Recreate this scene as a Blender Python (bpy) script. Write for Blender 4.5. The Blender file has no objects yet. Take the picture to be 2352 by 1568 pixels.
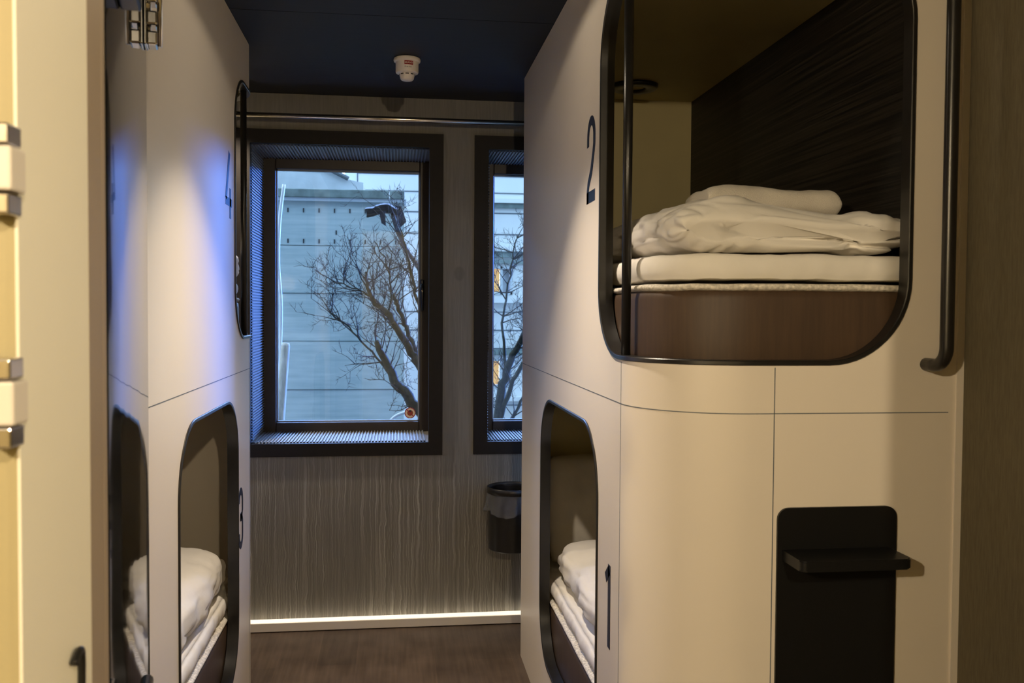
import bpy, bmesh, math, random
from mathutils import Vector, Matrix, noise
from mathutils.geometry import delaunay_2d_cdt

S = bpy.context.scene
COL = S.collection
PI = math.pi
random.seed(7)

# ------------------------------------------------------------------ camera
cd = bpy.data.cameras.new('camera'); cam = bpy.data.objects.new('camera', cd); COL.objects.link(cam)
CAM_H = 1.62
yaw, pitch, roll = 0.12567, 0.032025, 0.0065
F = Vector((math.sin(yaw)*math.cos(pitch), math.cos(yaw)*math.cos(pitch), -math.sin(pitch)))
R0 = Vector((math.cos(yaw), -math.sin(yaw), 0)); U0 = R0.cross(F)
RR = R0*math.cos(roll) + U0*math.sin(roll); UU = RR.cross(F)
m = Matrix((RR, UU, -F)).transposed().to_4x4(); m.translation = (0, 0, CAM_H)
cam.matrix_world = m
cd.sensor_width = 36.0; cd.lens = 2100/2352*36.0; cd.clip_start = 0.02; cd.clip_end = 200
cd.dof.use_dof = True; cd.dof.focus_distance = 3.6; cd.dof.aperture_fstop = 7.0
S.camera = cam

# ------------------------------------------------------------------ colour management, sky
S.view_settings.view_transform = 'Standard'; S.view_settings.look = 'None'
S.view_settings.gamma = 1; S.view_settings.exposure = 0.0
S.cycles.max_bounces = 10; S.cycles.diffuse_bounces = 5; S.cycles.transparent_max_bounces = 12
S.cycles.sample_clamp_indirect = 4.0
S.cycles.caustics_reflective = False; S.cycles.caustics_refractive = False

wld = bpy.data.worlds.new('sky'); S.world = wld; wld.use_nodes = True
nt = wld.node_tree; nt.nodes.clear()
o_ = nt.nodes.new('ShaderNodeOutputWorld'); bg = nt.nodes.new('ShaderNodeBackground')
tc = nt.nodes.new('ShaderNodeTexCoord'); sx = nt.nodes.new('ShaderNodeSeparateXYZ')
rp = nt.nodes.new('ShaderNodeValToRGB')          # brighter sky beyond the houses than over our own building
mp = nt.nodes.new('ShaderNodeMapRange'); mp.inputs[1].default_value = -1; mp.inputs[2].default_value = 1
nt.links.new(tc.outputs['Generated'], sx.inputs[0]); nt.links.new(sx.outputs['Y'], mp.inputs[0])
nt.links.new(mp.outputs[0], rp.inputs[0])
rp.color_ramp.elements[0].position = 0.3; rp.color_ramp.elements[0].color = (0.29, 0.46, 0.66, 1)
rp.color_ramp.elements[1].position = 0.85; rp.color_ramp.elements[1].color = (0.74, 0.9, 1.0, 1)
bg.inputs['Strength'].default_value = 4.6
nt.links.new(rp.outputs[0], bg.inputs[0]); nt.links.new(bg.outputs[0], o_.inputs[0])

def lamp(name, kind, loc, energy, color, **kw):
    ld = bpy.data.lights.new(name, kind); lo = bpy.data.objects.new(name, ld); COL.objects.link(lo)
    lo.location = loc; ld.energy = energy; ld.color = color
    for k, v in kw.items(): setattr(ld, k, v)
    return lo
# blue evening sky: a broad glow beyond the houses and bright low gaps between them
def skylight(name, az, el, energy, angle, color=(0.085, 0.30, 1.0)):
    a, e = math.radians(az), math.radians(el)
    l = lamp(name, 'SUN', (0, 8, 8), energy, color, angle=math.radians(angle))
    l.rotation_euler = Vector((math.sin(a)*math.cos(e), math.cos(a)*math.cos(e), math.sin(e))).to_track_quat('Z', 'Y').to_euler()
skylight('sky_glow', 0, 26, 11.0, 56, (0.13, 0.34, 1.0))
for az, e in ((38, 1.2), (41, 2.7), (44, 3.0), (47, 3.5), (50, 4.2), (53, 4.8)): skylight('sky_gap', az, 5.3, e, 3.6, (0.03, 0.20, 1.0))
skylight('sky_gap_west', -36, 11, 3.2, 14)
# ceiling downlight in the aisle between the bunks: wide beam with a brighter core
lamp('aisle_downlight', 'SPOT', (0.0, 2.70, 2.69), 66, (1.0, 0.83, 0.64), spot_size=math.radians(88), spot_blend=0.35, shadow_soft_size=0.035)
lamp('aisle_downlight_core', 'SPOT', (0.0, 2.70, 2.69), 94, (1.0, 0.83, 0.64), spot_size=math.radians(76), spot_blend=0.75, shadow_soft_size=0.035)
lamp('aisle_downlight_spill', 'SPOT', (0.06, 2.70, 2.69), 6.5, (1.0, 0.84, 0.62), spot_size=math.radians(157), spot_blend=0.12, shadow_soft_size=0.03)
# second ceiling downlight in front of the window, behind the left bunks
lamp('window_downlight', 'SPOT', (-0.86, 4.47, 2.69), 105, (1.0, 0.82, 0.60), spot_size=math.radians(100), spot_blend=0.6, shadow_soft_size=0.035)
# warm hall lamp behind the viewer, then two added fills out of view
lamp('hall_lamp', 'POINT', (0.45, -0.80, 2.45), 96, (1.0, 0.80, 0.53), shadow_soft_size=0.03)
lamp('hall_wall_lamp', 'POINT', (-1.50, -0.90, 2.35), 196, (1.0, 0.80, 0.53), shadow_soft_size=0.05)  # added fill that lifts the shaded part of the front panel
sl = lamp('hall_side_lamp', 'SPOT', (1.0, 0.50, 2.0), 32, (1.0, 0.82, 0.56), spot_size=math.radians(58), spot_blend=0.5, shadow_soft_size=0.05)  # added spot, brightens only the cream jamb
sl.rotation_euler = Vector((1.345, -0.42, 0.45)).to_track_quat('Z', 'Y').to_euler()

# ------------------------------------------------------------------ materials
def newmat(name):
    m = bpy.data.materials.new(name); m.use_nodes = True
    return m, m.node_tree, m.node_tree.nodes['Principled BSDF']
def N(nt, t, **kw):
    n = nt.nodes.new(t)
    for k, v in kw.items(): setattr(n, k, v)
    return n
def plain(name, col, rough=0.5, metal=0.0, spec=None, bump=None, var=0.0, vscale=30):
    m, nt, b = newmat(name)
    b.inputs['Roughness'].default_value = rough; b.inputs['Metallic'].default_value = metal
    if spec is not None: b.inputs['Specular IOR Level'].default_value = spec
    tcn = N(nt, 'ShaderNodeTexCoord'); nz = N(nt, 'ShaderNodeTexNoise'); nz.inputs['Scale'].default_value = vscale; nz.inputs['Detail'].default_value = 4
    nt.links.new(tcn.outputs['Object'], nz.inputs['Vector'])
    cr = N(nt, 'ShaderNodeValToRGB')
    a = tuple(max(0, c*(1-var)) for c in col); c2 = tuple(min(1, c*(1+var)) for c in col)
    cr.color_ramp.elements[0].position = .3; cr.color_ramp.elements[1].position = .7
    cr.color_ramp.elements[0].color = (*a, 1); cr.color_ramp.elements[1].color = (*c2, 1)
    nt.links.new(nz.outputs['Fac'], cr.inputs[0]); nt.links.new(cr.outputs[0], b.inputs['Base Color'])
    if bump:
        bp = N(nt, 'ShaderNodeBump'); bp.inputs['Strength'].default_value = bump[0]; bp.inputs['Distance'].default_value = bump[1]
        n2 = N(nt, 'ShaderNodeTexNoise'); n2.inputs['Scale'].default_value = bump[2]; n2.inputs['Detail'].default_value = 5
        nt.links.new(tcn.outputs['Object'], n2.inputs['Vector']); nt.links.new(n2.outputs['Fac'], bp.inputs['Height'])
        nt.links.new(bp.outputs[0], b.inputs['Normal'])
    return m
def streaks(name, c1, c2, vec, rough=0.6, bump=0.0, lo=.35, hi=.65, detail=6, dist=.0015):
    """noise stretched along one axis"""
    m, nt, b = newmat(name); b.inputs['Roughness'].default_value = rough
    tcn = N(nt, 'ShaderNodeTexCoord'); mpn = N(nt, 'ShaderNodeMapping'); mpn.inputs['Scale'].default_value = vec
    nz = N(nt, 'ShaderNodeTexNoise'); nz.inputs['Scale'].default_value = 1; nz.inputs['Detail'].default_value = detail
    nz.inputs['Roughness'].default_value = .65
    cr = N(nt, 'ShaderNodeValToRGB'); cr.color_ramp.elements[0].position = lo; cr.color_ramp.elements[1].position = hi
    cr.color_ramp.elements[0].color = (*c1, 1); cr.color_ramp.elements[1].color = (*c2, 1)
    L = nt.links.new
    L(tcn.outputs['Object'], mpn.inputs[0]); L(mpn.outputs[0], nz.inputs['Vector']); L(nz.outputs['Fac'], cr.inputs[0]); L(cr.outputs[0], b.inputs['Base Color'])
    if bump:
        bp = N(nt, 'ShaderNodeBump'); bp.inputs['Strength'].default_value = bump; bp.inputs['Distance'].default_value = dist
        L(nz.outputs['Fac'], bp.inputs['Height']); L(bp.outputs[0], b.inputs['Normal'])
    return m

def mat_wallpaper():
    m, nt, b = newmat('grey_drip_wallpaper'); L = nt.links.new
    b.inputs['Roughness'].default_value = 0.62
    tcn = N(nt, 'ShaderNodeTexCoord'); sp = N(nt, 'ShaderNodeSeparateXYZ'); L(tcn.outputs['Object'], sp.inputs[0])
    def math_(op, a, bb, c=None):
        n = N(nt, 'ShaderNodeMath', operation=op)
        for i, v in enumerate((a, bb, c)):
            if v is None: continue
            if isinstance(v, (int, float)): n.inputs[i].default_value = v
            else: L(v, n.inputs[i])
        return n.outputs[0]
    def noi(vec_scale, scale=1, detail=2):
        mpn = N(nt, 'ShaderNodeMapping'); mpn.inputs['Scale'].default_value = vec_scale
        L(tcn.outputs['Object'], mpn.inputs[0]); n = N(nt, 'ShaderNodeTexNoise'); n.inputs['Scale'].default_value = scale; n.inputs['Detail'].default_value = detail
        L(mpn.outputs[0], n.inputs['Vector']); return n.outputs['Fac']
    wob = noi((14, 1, 9), 1, 3)
    x2 = math_('MULTIPLY_ADD', wob, 0.028, sp.outputs['X'])
    def lines(freq, width, off):
        cx = N(nt, 'ShaderNodeCombineXYZ'); L(math_('MULTIPLY_ADD', x2, freq, off), cx.inputs[0]); L(math_('MULTIPLY', sp.outputs['Z'], 0.35), cx.inputs[2])
        n = N(nt, 'ShaderNodeTexNoise'); n.inputs['Scale'].default_value = 1; n.inputs['Detail'].default_value = 0
        L(cx.outputs[0], n.inputs['Vector'])
        d = math_('ABSOLUTE', math_('SUBTRACT', n.outputs['Fac'], 0.5), 0)
        mr = N(nt, 'ShaderNodeMapRange'); mr.inputs[1].default_value = 0.0; mr.inputs[2].default_value = width; mr.inputs[3].default_value = 1; mr.inputs[4].default_value = 0
        L(d, mr.inputs[0]); return mr.outputs[0]
    ln = math_('ADD', lines(75, .040, 0.0), math_('MULTIPLY', lines(48, .03, 31.0), .8))
    # fewer drips above the sill
    mz = N(nt, 'ShaderNodeMapRange'); mz.inputs[1].default_value = 0.75; mz.inputs[2].default_value = 0.95; mz.inputs[3].default_value = 1.0; mz.inputs[4].default_value = 0.10
    L(sp.outputs['Z'], mz.inputs[0])
    patch = N(nt, 'ShaderNodeMapRange'); patch.inputs[1].default_value = .35; patch.inputs[2].default_value = .6; L(noi((4, 1, 1.2), 1, 2), patch.inputs[0])
    amt = math_('MULTIPLY', math_('MULTIPLY', ln, mz.outputs[0]), math_('MULTIPLY_ADD', patch.outputs[0], .6, .3))
    base = N(nt, 'ShaderNodeValToRGB'); base.color_ramp.elements[0].position = .3; base.color_ramp.elements[1].position = .72
    base.color_ramp.elements[0].color = (.15, .14, .115, 1); base.color_ramp.elements[1].color = (.225, .21, .175, 1)
    L(math_('ADD', math_('MULTIPLY', noi((90, 1, 5), 1, 5), .6), math_('MULTIPLY', noi((3, 1, 2), 1, 4), .4)), base.inputs[0])
    mx = N(nt, 'ShaderNodeMix', data_type='RGBA'); L(amt, mx.inputs['Factor']); L(base.outputs[0], mx.inputs['A']); mx.inputs['B'].default_value = (.42, .40, .34, 1)
    # knot of the board pattern between the windows
    vd = N(nt, 'ShaderNodeVectorMath', operation='DISTANCE'); cx = N(nt, 'ShaderNodeCombineXYZ'); L(sp.outputs['X'], cx.inputs[0]); L(math_('MULTIPLY', sp.outputs['Z'], .75), cx.inputs[2])
    L(cx.outputs[0], vd.inputs[0]); vd.inputs[1].default_value = (.32, 0, 1.817*.75)
    kn = N(nt, 'ShaderNodeMapRange'); kn.inputs[1].default_value = .022; kn.inputs[2].default_value = .032; kn.inputs[3].default_value = .35; kn.inputs[4].default_value = 0; L(vd.outputs['Value'], kn.inputs[0])
    mk = N(nt, 'ShaderNodeMix', data_type='RGBA'); L(kn.outputs[0], mk.inputs['Factor']); L(mx.outputs['Result'], mk.inputs['A']); mk.inputs['B'].default_value = (.07, .065, .055, 1)
    L(mk.outputs['Result'], b.inputs['Base Color'])
    return m

def mat_floor():
    m, nt, b = newmat('dark_wood_vinyl_floor'); L = nt.links.new
    tcn = N(nt, 'ShaderNodeTexCoord'); mpn = N(nt, 'ShaderNodeMapping'); mpn.inputs['Rotation'].default_value = (0, 0, PI/2)
    L(tcn.outputs['Object'], mpn.inputs[0])
    br = N(nt, 'ShaderNodeTexBrick'); br.inputs['Scale'].default_value = 1; br.inputs['Brick Width'].default_value = 1.2; br.inputs['Row Height'].default_value = .18
    br.inputs['Mortar Size'].default_value = .0012; br.inputs['Color1'].default_value = (.9, .9, .9, 1); br.inputs['Color2'].default_value = (1.15, 1.12, 1.08, 1); br.inputs['Mortar'].default_value = (1.35, 1.3, 1.25, 1)
    L(mpn.outputs[0], br.inputs['Vector'])
    mp2 = N(nt, 'ShaderNodeMapping'); mp2.inputs['Scale'].default_value = (60, 3, 1); L(tcn.outputs['Object'], mp2.inputs[0])
    n1 = N(nt, 'ShaderNodeTexNoise'); n1.inputs['Scale'].default_value = 1; n1.inputs['Detail'].default_value = 6; L(mp2.outputs[0], n1.inputs['Vector'])
    n2 = N(nt, 'ShaderNodeTexNoise'); n2.inputs['Scale'].default_value = 6; n2.inputs['Detail'].default_value = 4; L(tcn.outputs['Object'], n2.inputs['Vector'])
    ad = N(nt, 'ShaderNodeMath', operation='ADD'); L(n1.outputs['Fac'], ad.inputs[0]); L(n2.outputs['Fac'], ad.inputs[1])
    cr = N(nt, 'ShaderNodeValToRGB'); cr.color_ramp.elements[0].position = .35; cr.color_ramp.elements[1].position = .7
    cr.color_ramp.elements[0].color = (.058, .040, .030, 1); cr.color_ramp.elements[1].color = (.125, .092, .070, 1)
    hv = N(nt, 'ShaderNodeMath', operation='MULTIPLY'); hv.inputs[1].default_value = .5; L(ad.outputs[0], hv.inputs[0]); L(hv.outputs[0], cr.inputs[0])
    mx = N(nt, 'ShaderNodeMix', data_type='RGBA', blend_type='MULTIPLY'); mx.inputs['Factor'].default_value = 1
    L(cr.outputs[0], mx.inputs['A']); L(br.outputs['Color'], mx.inputs['B']); L(mx.outputs['Result'], b.inputs['Base Color'])
    b.inputs['Roughness'].default_value = .42
    return m

def mat_glass(name='window_glass', tint=(.97, .99, 1.0), ior=1.45):
    m = bpy.data.materials.new(name); m.use_nodes = True; nt = m.node_tree; nt.nodes.clear(); L = nt.links.new
    out = N(nt, 'ShaderNodeOutputMaterial'); tr = N(nt, 'ShaderNodeBsdfTransparent'); gl = N(nt, 'ShaderNodeBsdfGlossy'); fr = N(nt, 'ShaderNodeFresnel'); mx = N(nt, 'ShaderNodeMixShader')
    tr.inputs[0].default_value = (*tint, 1); gl.inputs['Roughness'].default_value = 0.0; gl.inputs[0].default_value = (1, 1, 1, 1); fr.inputs[0].default_value = ior
    L(fr.outputs[0], mx.inputs[0]); L(tr.outputs[0], mx.inputs[1]); L(gl.outputs[0], mx.inputs[2]); L(mx.outputs[0], out.inputs[0])
    return m

def mat_concrete():
    m, nt, b = newmat('board_marked_concrete'); L = nt.links.new; b.inputs['Roughness'].default_value = .85
    tcn = N(nt, 'ShaderNodeTexCoord'); mpn = N(nt, 'ShaderNodeMapping'); mpn.inputs['Scale'].default_value = (1.2, 1, 14); L(tcn.outputs['Object'], mpn.inputs[0])
    n1 = N(nt, 'ShaderNodeTexNoise'); n1.inputs['Scale'].default_value = 1.5; n1.inputs['Detail'].default_value = 8; L(mpn.outputs[0], n1.inputs['Vector'])
    n2 = N(nt, 'ShaderNodeTexNoise'); n2.inputs['Scale'].default_value = 1.8; n2.inputs['Detail'].default_value = 5; L(tcn.outputs['Object'], n2.inputs['Vector'])
    mm = N(nt, 'ShaderNodeMath', operation='MULTIPLY_ADD'); L(n1.outputs['Fac'], mm.inputs[0]); mm.inputs[1].default_value = .5
    h = N(nt, 'ShaderNodeMath', operation='MULTIPLY'); L(n2.outputs['Fac'], h.inputs[0]); h.inputs[1].default_value = .5; L(h.outputs[0], mm.inputs[2])
    cr = N(nt, 'ShaderNodeValToRGB'); cr.color_ramp.elements[0].position = .35; cr.color_ramp.elements[1].position = .65
    cr.color_ramp.elements[0].color = (.36, .45, .47, 1); cr.color_ramp.elements[1].color = (.56, .63, .63, 1)
    L(mm.outputs[0], cr.inputs[0]); L(cr.outputs[0], b.inputs['Base Color'])
    return m

M = dict(
    panel=plain('white_laminate', (.77, .70, .605), .38, var=.012, vscale=3),
    black=plain('black_coated_metal', (.012, .011, .010), .32, var=.15, vscale=60),
    casing=plain('black_window_casing', (.009, .007, .006), .55, spec=.25, var=.15),
    sash=plain('dark_brown_sash', (.020, .013, .010), .4, var=.15),
    step=plain('black_speckled_steel', (.006, .006, .006), .42, spec=.3, var=.5, vscale=700),
    navy=plain('navy_vinyl', (.006, .012, .035), .45),
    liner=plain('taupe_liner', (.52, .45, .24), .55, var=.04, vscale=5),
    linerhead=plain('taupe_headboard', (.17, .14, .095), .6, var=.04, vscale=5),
    slatwall=streaks('dark_grained_panel', (.002, .002, .002), (.030, .025, .020), (1, 1.3, 150), .55, .3, .45, .68),
    deck=plain('black_deck', (.02, .018, .016), .6),
    wallpaper=mat_wallpaper(),
    fabricwall=streaks('olive_textured_wallpaper', (.085, .071, .042), (.128, .108, .066), (1, 190, 22), .8, .3, .3, .7),
    ceiling=streaks('black_ceiling_board', (.005, .005, .005), (.009, .009, .009), (4, 60, 1), .7),
    floor=mat_floor(),
    trunk=plain('white_trunking', (.74, .68, .60), .4),
    cream=plain('cream_painted_jamb', (.90, .86, .72), .5, var=.01, vscale=4),
    brownstop=plain('taupe_door_stop', (.34, .27, .20), .45, var=.03, vscale=10),
    hallwall=plain('yellow_hall_wall', (.42, .36, .20), .6, var=.02, vscale=4),
    chrome=plain('chrome', (.75, .74, .72), .12, 1.0, bump=None),
    brushed=plain('polished_steel', (.72, .68, .62), .16, 1.0),
    brass=plain('brass', (.75, .55, .25), .3, 1.0),
    sheet=plain('white_cotton', (.76, .73, .67), .85, var=.02, vscale=20, bump=(.25, .002, 60)),
    duvet=plain('white_duvet_cotton', (.73, .70, .645), .85, var=.02, vscale=14, bump=(.35, .003, 35)),
    towel=plain('white_terry', (.56, .52, .45), .95, var=.04, vscale=300, bump=(.8, .003, 420)),
    pillow=plain('grey_pillow_cotton', (.62, .58, .50), .85, var=.03, vscale=20, bump=(.3, .002, 40)),  # white pillow cotton, slightly deeper than the duvets
    mattress=streaks('brown_mattress_cloth', (.042, .023, .011), (.064, .036, .018), (60, 60, 4), .58, .12, .3, .7),
    ticking=plain('patterned_ticking', (.62, .58, .50), .8, var=.35, vscale=110, bump=(.6, .003, 110)),
    plastic=plain('white_plastic', (.86, .80, .72), .4),
    slot=plain('dark_slot', (.03, .03, .03), .6),
    red=plain('red_label', (.30, .008, .010), .5),
    louvre=plain('ribbed_aluminium', (.24, .26, .28), .45, .0),
    glass=mat_glass(),
    concrete=mat_concrete(),
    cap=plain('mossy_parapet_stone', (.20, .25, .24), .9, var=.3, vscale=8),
    flashing=plain('zinc_flashing', (.55, .60, .62), .4, .3),
    cladding=plain('white_cladding', (.68, .68, .67), .6, var=.03, vscale=2),
    joint=plain('dark_joint', (.10, .12, .14), .7),
    gable=plain('weathered_render', (.52, .55, .58), .85, var=.18, vscale=2.5),
    bark=plain('mossy_bark', (.040, .040, .028), .9, var=.5, vscale=14, bump=(.8, .01, 40)),
    twig=plain('bare_twig', (.040, .033, .028), .9, var=.3, vscale=20),
    driftwood=streaks('weathered_wood', (.32, .31, .27), (.60, .58, .52), (40, 40, 5), .8, .5),
    whitepipe=plain('white_pipe', (.78, .80, .82), .5),
    tarp=plain('black_tarp', (.015, .016, .022), .5, var=.4, vscale=14, bump=(.6, .02, 10)),
    ground=plain('street_asphalt', (.05, .05, .05), .9, var=.2, vscale=3),
    doorgloss=None, liner_bag=None, glow=None,
)
def mat_door():
    m, nt, b = newmat('glossy_grey_door_laminate'); L = nt.links.new
    b.inputs['Base Color'].default_value = (.012, .012, .011, 1); b.inputs['Roughness'].default_value = .03
    b.inputs['Specular IOR Level'].default_value = .06
    tcn = N(nt, 'ShaderNodeTexCoord'); nz = N(nt, 'ShaderNodeTexNoise'); nz.inputs['Scale'].default_value = 7; nz.inputs['Detail'].default_value = 1
    L(tcn.outputs['Object'], nz.inputs['Vector'])
    bp = N(nt, 'ShaderNodeBump'); bp.inputs['Strength'].default_value = .05; bp.inputs['Distance'].default_value = .004
    L(nz.outputs['Fac'], bp.inputs['Height']); L(bp.outputs[0], b.inputs['Normal'])
    return m
M['doorgloss'] = mat_door()
def mat_bag():
    m = bpy.data.materials.new('clear_bin_bag'); m.use_nodes = True; nt = m.node_tree; nt.nodes.clear(); L = nt.links.new
    out = N(nt, 'ShaderNodeOutputMaterial'); tr = N(nt, 'ShaderNodeBsdfTransparent'); pb = N(nt, 'ShaderNodeBsdfPrincipled'); mx = N(nt, 'ShaderNodeMixShader')
    pb.inputs['Base Color'].default_value = (.30, .31, .33, 1); pb.inputs['Roughness'].default_value = .12
    tcn = N(nt, 'ShaderNodeTexCoord'); nz = N(nt, 'ShaderNodeTexNoise'); nz.inputs['Scale'].default_value = 30; nz.inputs['Detail'].default_value = 3; L(tcn.outputs['Object'], nz.inputs['Vector'])
    bp = N(nt, 'ShaderNodeBump'); bp.inputs['Strength'].default_value = 1; bp.inputs['Distance'].default_value = .01; L(nz.outputs['Fac'], bp.inputs['Height']); L(bp.outputs[0], pb.inputs['Normal'])
    mx.inputs[0].default_value = .26; tr.inputs[0].default_value = (.9, .92, .95, 1)
    L(tr.outputs[0], mx.inputs[1]); L(pb.outputs[0], mx.inputs[2]); L(mx.outputs[0], out.inputs[0])
    return m
M['liner_bag'] = mat_bag()
def mat_lit(name, c, s):
    m, nt, b = newmat(name); b.inputs['Base Color'].default_value = (*c, 1); b.inputs['Emission Color'].default_value = (*c, 1); b.inputs['Emission Strength'].default_value = s
    return m
M['lit_window'] = mat_lit('lit_room_window', (.95, .55, .18), .55)
M['lit_wood'] = mat_lit('lit_room_wood', (.60, .25, .06), .5)

M['led'] = mat_lit('warm_white_light_strip', (1.0, .90, .74), .95)

# ------------------------------------------------------------------ mesh helpers
def obj(name, bm, mat, parent=None, smooth=False, auto=None):
    me = bpy.data.meshes.new(name); bmesh.ops.recalc_face_normals(bm, faces=bm.faces); bm.to_mesh(me); bm.free()
    o = bpy.data.objects.new(name, me); COL.objects.link(o)
    me.materials.append(mat)
    if smooth:
        for p in me.polygons: p.use_smooth = True
    if auto is not None:
        me.shade_auto = None if False else None
    if parent is not None:
        o.parent = parent
        if parent.type == 'EMPTY': o.matrix_parent_inverse = parent.matrix_basis.inverted()
    return o
def flatcreases(o, deg=35):
    """smooth faces, sharp edges above an angle"""
    me = o.data
    for p in me.polygons: p.use_smooth = True
    me.set_sharp_from_angle(angle=math.radians(deg)); return o
def thing(name, label, cat, loc, group=None):
    o = bpy.data.objects.new(name, None); COL.objects.link(o); o.location = loc; o.empty_display_size = .05
    o['label'] = label; o['category'] = cat
    if group: o['group'] = group
    return o
def tag(o, label, cat, group=None, kind=None):
    o['label'] = label; o['category'] = cat
    if group: o['group'] = group
    if kind: o['kind'] = kind
    return o
def structure(o, label=None, cat=None):
    o['kind'] = 'structure'
    if label: o['label'] = label
    if cat: o['category'] = cat
    return o
def box(bm, x0, x1, y0, y1, z0, z1, bev=0, seg=2):
    r = bmesh.ops.create_cube(bm, size=1)
    vs = r['verts']
    for v in vs:
        v.co = Vector(((x0+x1)/2 + v.co.x*(x1-x0), (y0+y1)/2 + v.co.y*(y1-y0), (z0+z1)/2 + v.co.z*(z1-z0)))
    if bev:
        es = list({e for v in vs for e in v.link_edges})
        bmesh.ops.bevel(bm, geom=es, offset=bev, segments=seg, affect='EDGES', profile=.5)
def B(*a, **k):
    bm = bmesh.new(); box(bm, *a, **k); return bm
def tube(bm, pts, rad, seg=10, caps=True):
    pts = [Vector(p) for p in pts]; n = len(pts)
    rads = rad if isinstance(rad, (list, tuple)) else [rad]*n
    rings = []; prev = None
    for i, p in enumerate(pts):
        t = (pts[min(i+1, n-1)] - pts[max(i-1, 0)]).normalized()
        if prev is None:
            a = Vector((0, 0, 1)) if abs(t.z) < .9 else Vector((1, 0, 0))
            u = t.cross(a).normalized()
        else:
            u = (prev - t*prev.dot(t)).normalized()
        prev = u; w = t.cross(u)
        rings.append([bm.verts.new(p + (u*math.cos(2*PI*k/seg) + w*math.sin(2*PI*k/seg))*rads[i]) for k in range(seg)])
    for a, b in zip(rings, rings[1:]):
        for k in range(seg): bm.faces.new((a[k], a[(k+1) % seg], b[(k+1) % seg], b[k]))
    if caps and seg > 2:
        bm.faces.new(rings[0][::-1]); bm.faces.new(rings[-1])
def lathe(bm, prof, c, seg=40, axis='Z', caps=True, wob=None):
    """prof: (radius, height) pairs about a vertical axis at c"""
    rings = []
    for j, (r, h) in enumerate(prof):
        ring = []
        for k in range(seg):
            a = 2*PI*k/seg; rr = r
            if wob: rr += wob(a, j, h)
            d = Vector((rr*math.cos(a), rr*math.sin(a), h))
            if axis == 'Y': d = Vector((d.x, -d.z, d.y))
            ring.append(bm.verts.new(Vector(c) + d))
        rings.append(ring)
    for a, b in zip(rings, rings[1:]):
        for k in range(seg): bm.faces.new((a[k], a[(k+1) % seg], b[(k+1) % seg], b[k]))
    if caps: bm.faces.new(rings[0][::-1]); bm.faces.new(rings[-1])
def rrect(x0, x1, y0, y1, r, n=10):
    """rounded rectangle outline, anticlockwise; r = one radius or (bl, br, tr, tl) of (rx, ry)"""
    rs = [(r, r)]*4 if not isinstance(r, (list, tuple)) else [(q, q) if not isinstance(q, tuple) else q for q in r]
    cs = [(x0+rs[0][0], y0+rs[0][1], PI, rs[0]), (x1-rs[1][0], y0+rs[1][1], 1.5*PI, rs[1]), (x1-rs[2][0], y1-rs[2][1], 0, rs[2]), (x0+rs[3][0], y1-rs[3][1], .5*PI, rs[3])]
    out = []
    for cx, cy, a0, (rx, ry) in cs:
        for k in range(n+1):
            a = a0 + PI/2*k/n; out.append((cx + rx*math.cos(a), cy + ry*math.sin(a)))
    return out
def dense(loop, step):
    out = []
    for (a, b) in zip(loop, loop[1:]+loop[:1]):
        L = math.hypot(b[0]-a[0], b[1]-a[1]); n = max(1, int(L/step))
        for k in range(n): out.append((a[0]+(b[0]-a[0])*k/n, a[1]+(b[1]-a[1])*k/n))
    return out
def loft(bm, outline, levels, disp=None):
    """outline: plan polygon. levels: (inset fraction to centre, inset metres, z). closes both ends."""
    cx = sum(p[0] for p in outline)/len(outline); cy = sum(p[1] for p in outline)/len(outline)
    n = len(outline); nrm = []
    for i in range(n):
        a, b = outline[i-1], outline[(i+1) % n]; t = Vector((b[0]-a[0], b[1]-a[1])); t.normalize(); nrm.append((t.y, -t.x))
    rings = []
    for k, ins, z in levels:
        ring = []
        for (x, y), (nx, ny) in zip(outline, nrm):
            x, y = x-nx*ins, y-ny*ins
            v = Vector((cx+(x-cx)*(1-k), cy+(y-cy)*(1-k), z))
            if disp: v = v + disp(v, nx, ny, k)
            ring.append(bm.verts.new(v))
        rings.append(ring)
    for a, b in zip(rings, rings[1:]):
        for k in range(n): bm.faces.new((a[k], a[(k+1) % n], b[(k+1) % n], b[k]))
    bm.faces.new(rings[0][::-1]); bm.faces.new(rings[-1])
def fb(p, s, seed=0, oct=3):
    return noise.fractal(Vector(p)*s + Vector((seed*7.3, seed*3.1, seed*1.7)), .9, 2.0, oct)
def ridge(p, s, seed=0):
    return abs(noise.noise(Vector(p)*s + Vector((seed*5.3, seed*2.1, seed*9.7))))

# ------------------------------------------------------------------ the setting
YW, ZC, XRW, XLW = 4.72, 2.705, 1.362, -1.39
floor = structure(obj('floor', B(-1.9, 1.9, -2.2, 5.15, -.12, 0), M['floor']), 'dark brown wood-look floor between the bunks', 'floor')
bm = bmesh.new(); box(bm, -1.9, 1.9, -2.2, 3.428, ZC, ZC+.1); box(bm, -1.9, 1.9, 3.433, 5.15, ZC, ZC+.1); box(bm, -1.9, 1.9, 3.42, 3.44, ZC+.012, ZC+.1)
structure(obj('ceiling', bm, M['ceiling']), 'black boarded ceiling with a straight seam', 'ceiling')
structure(obj('wall_right', B(XRW+.014, XRW+.16, .92, 5.15, 0, ZC), M['fabricwall']), 'olive wall beside the right bunk unit', 'wall')
structure(obj('wall_left', B(XLW-.15, XLW, 1.10, 5.15, 0, ZC), M['fabricwall']), 'wall behind the left bunk unit', 'wall')
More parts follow.
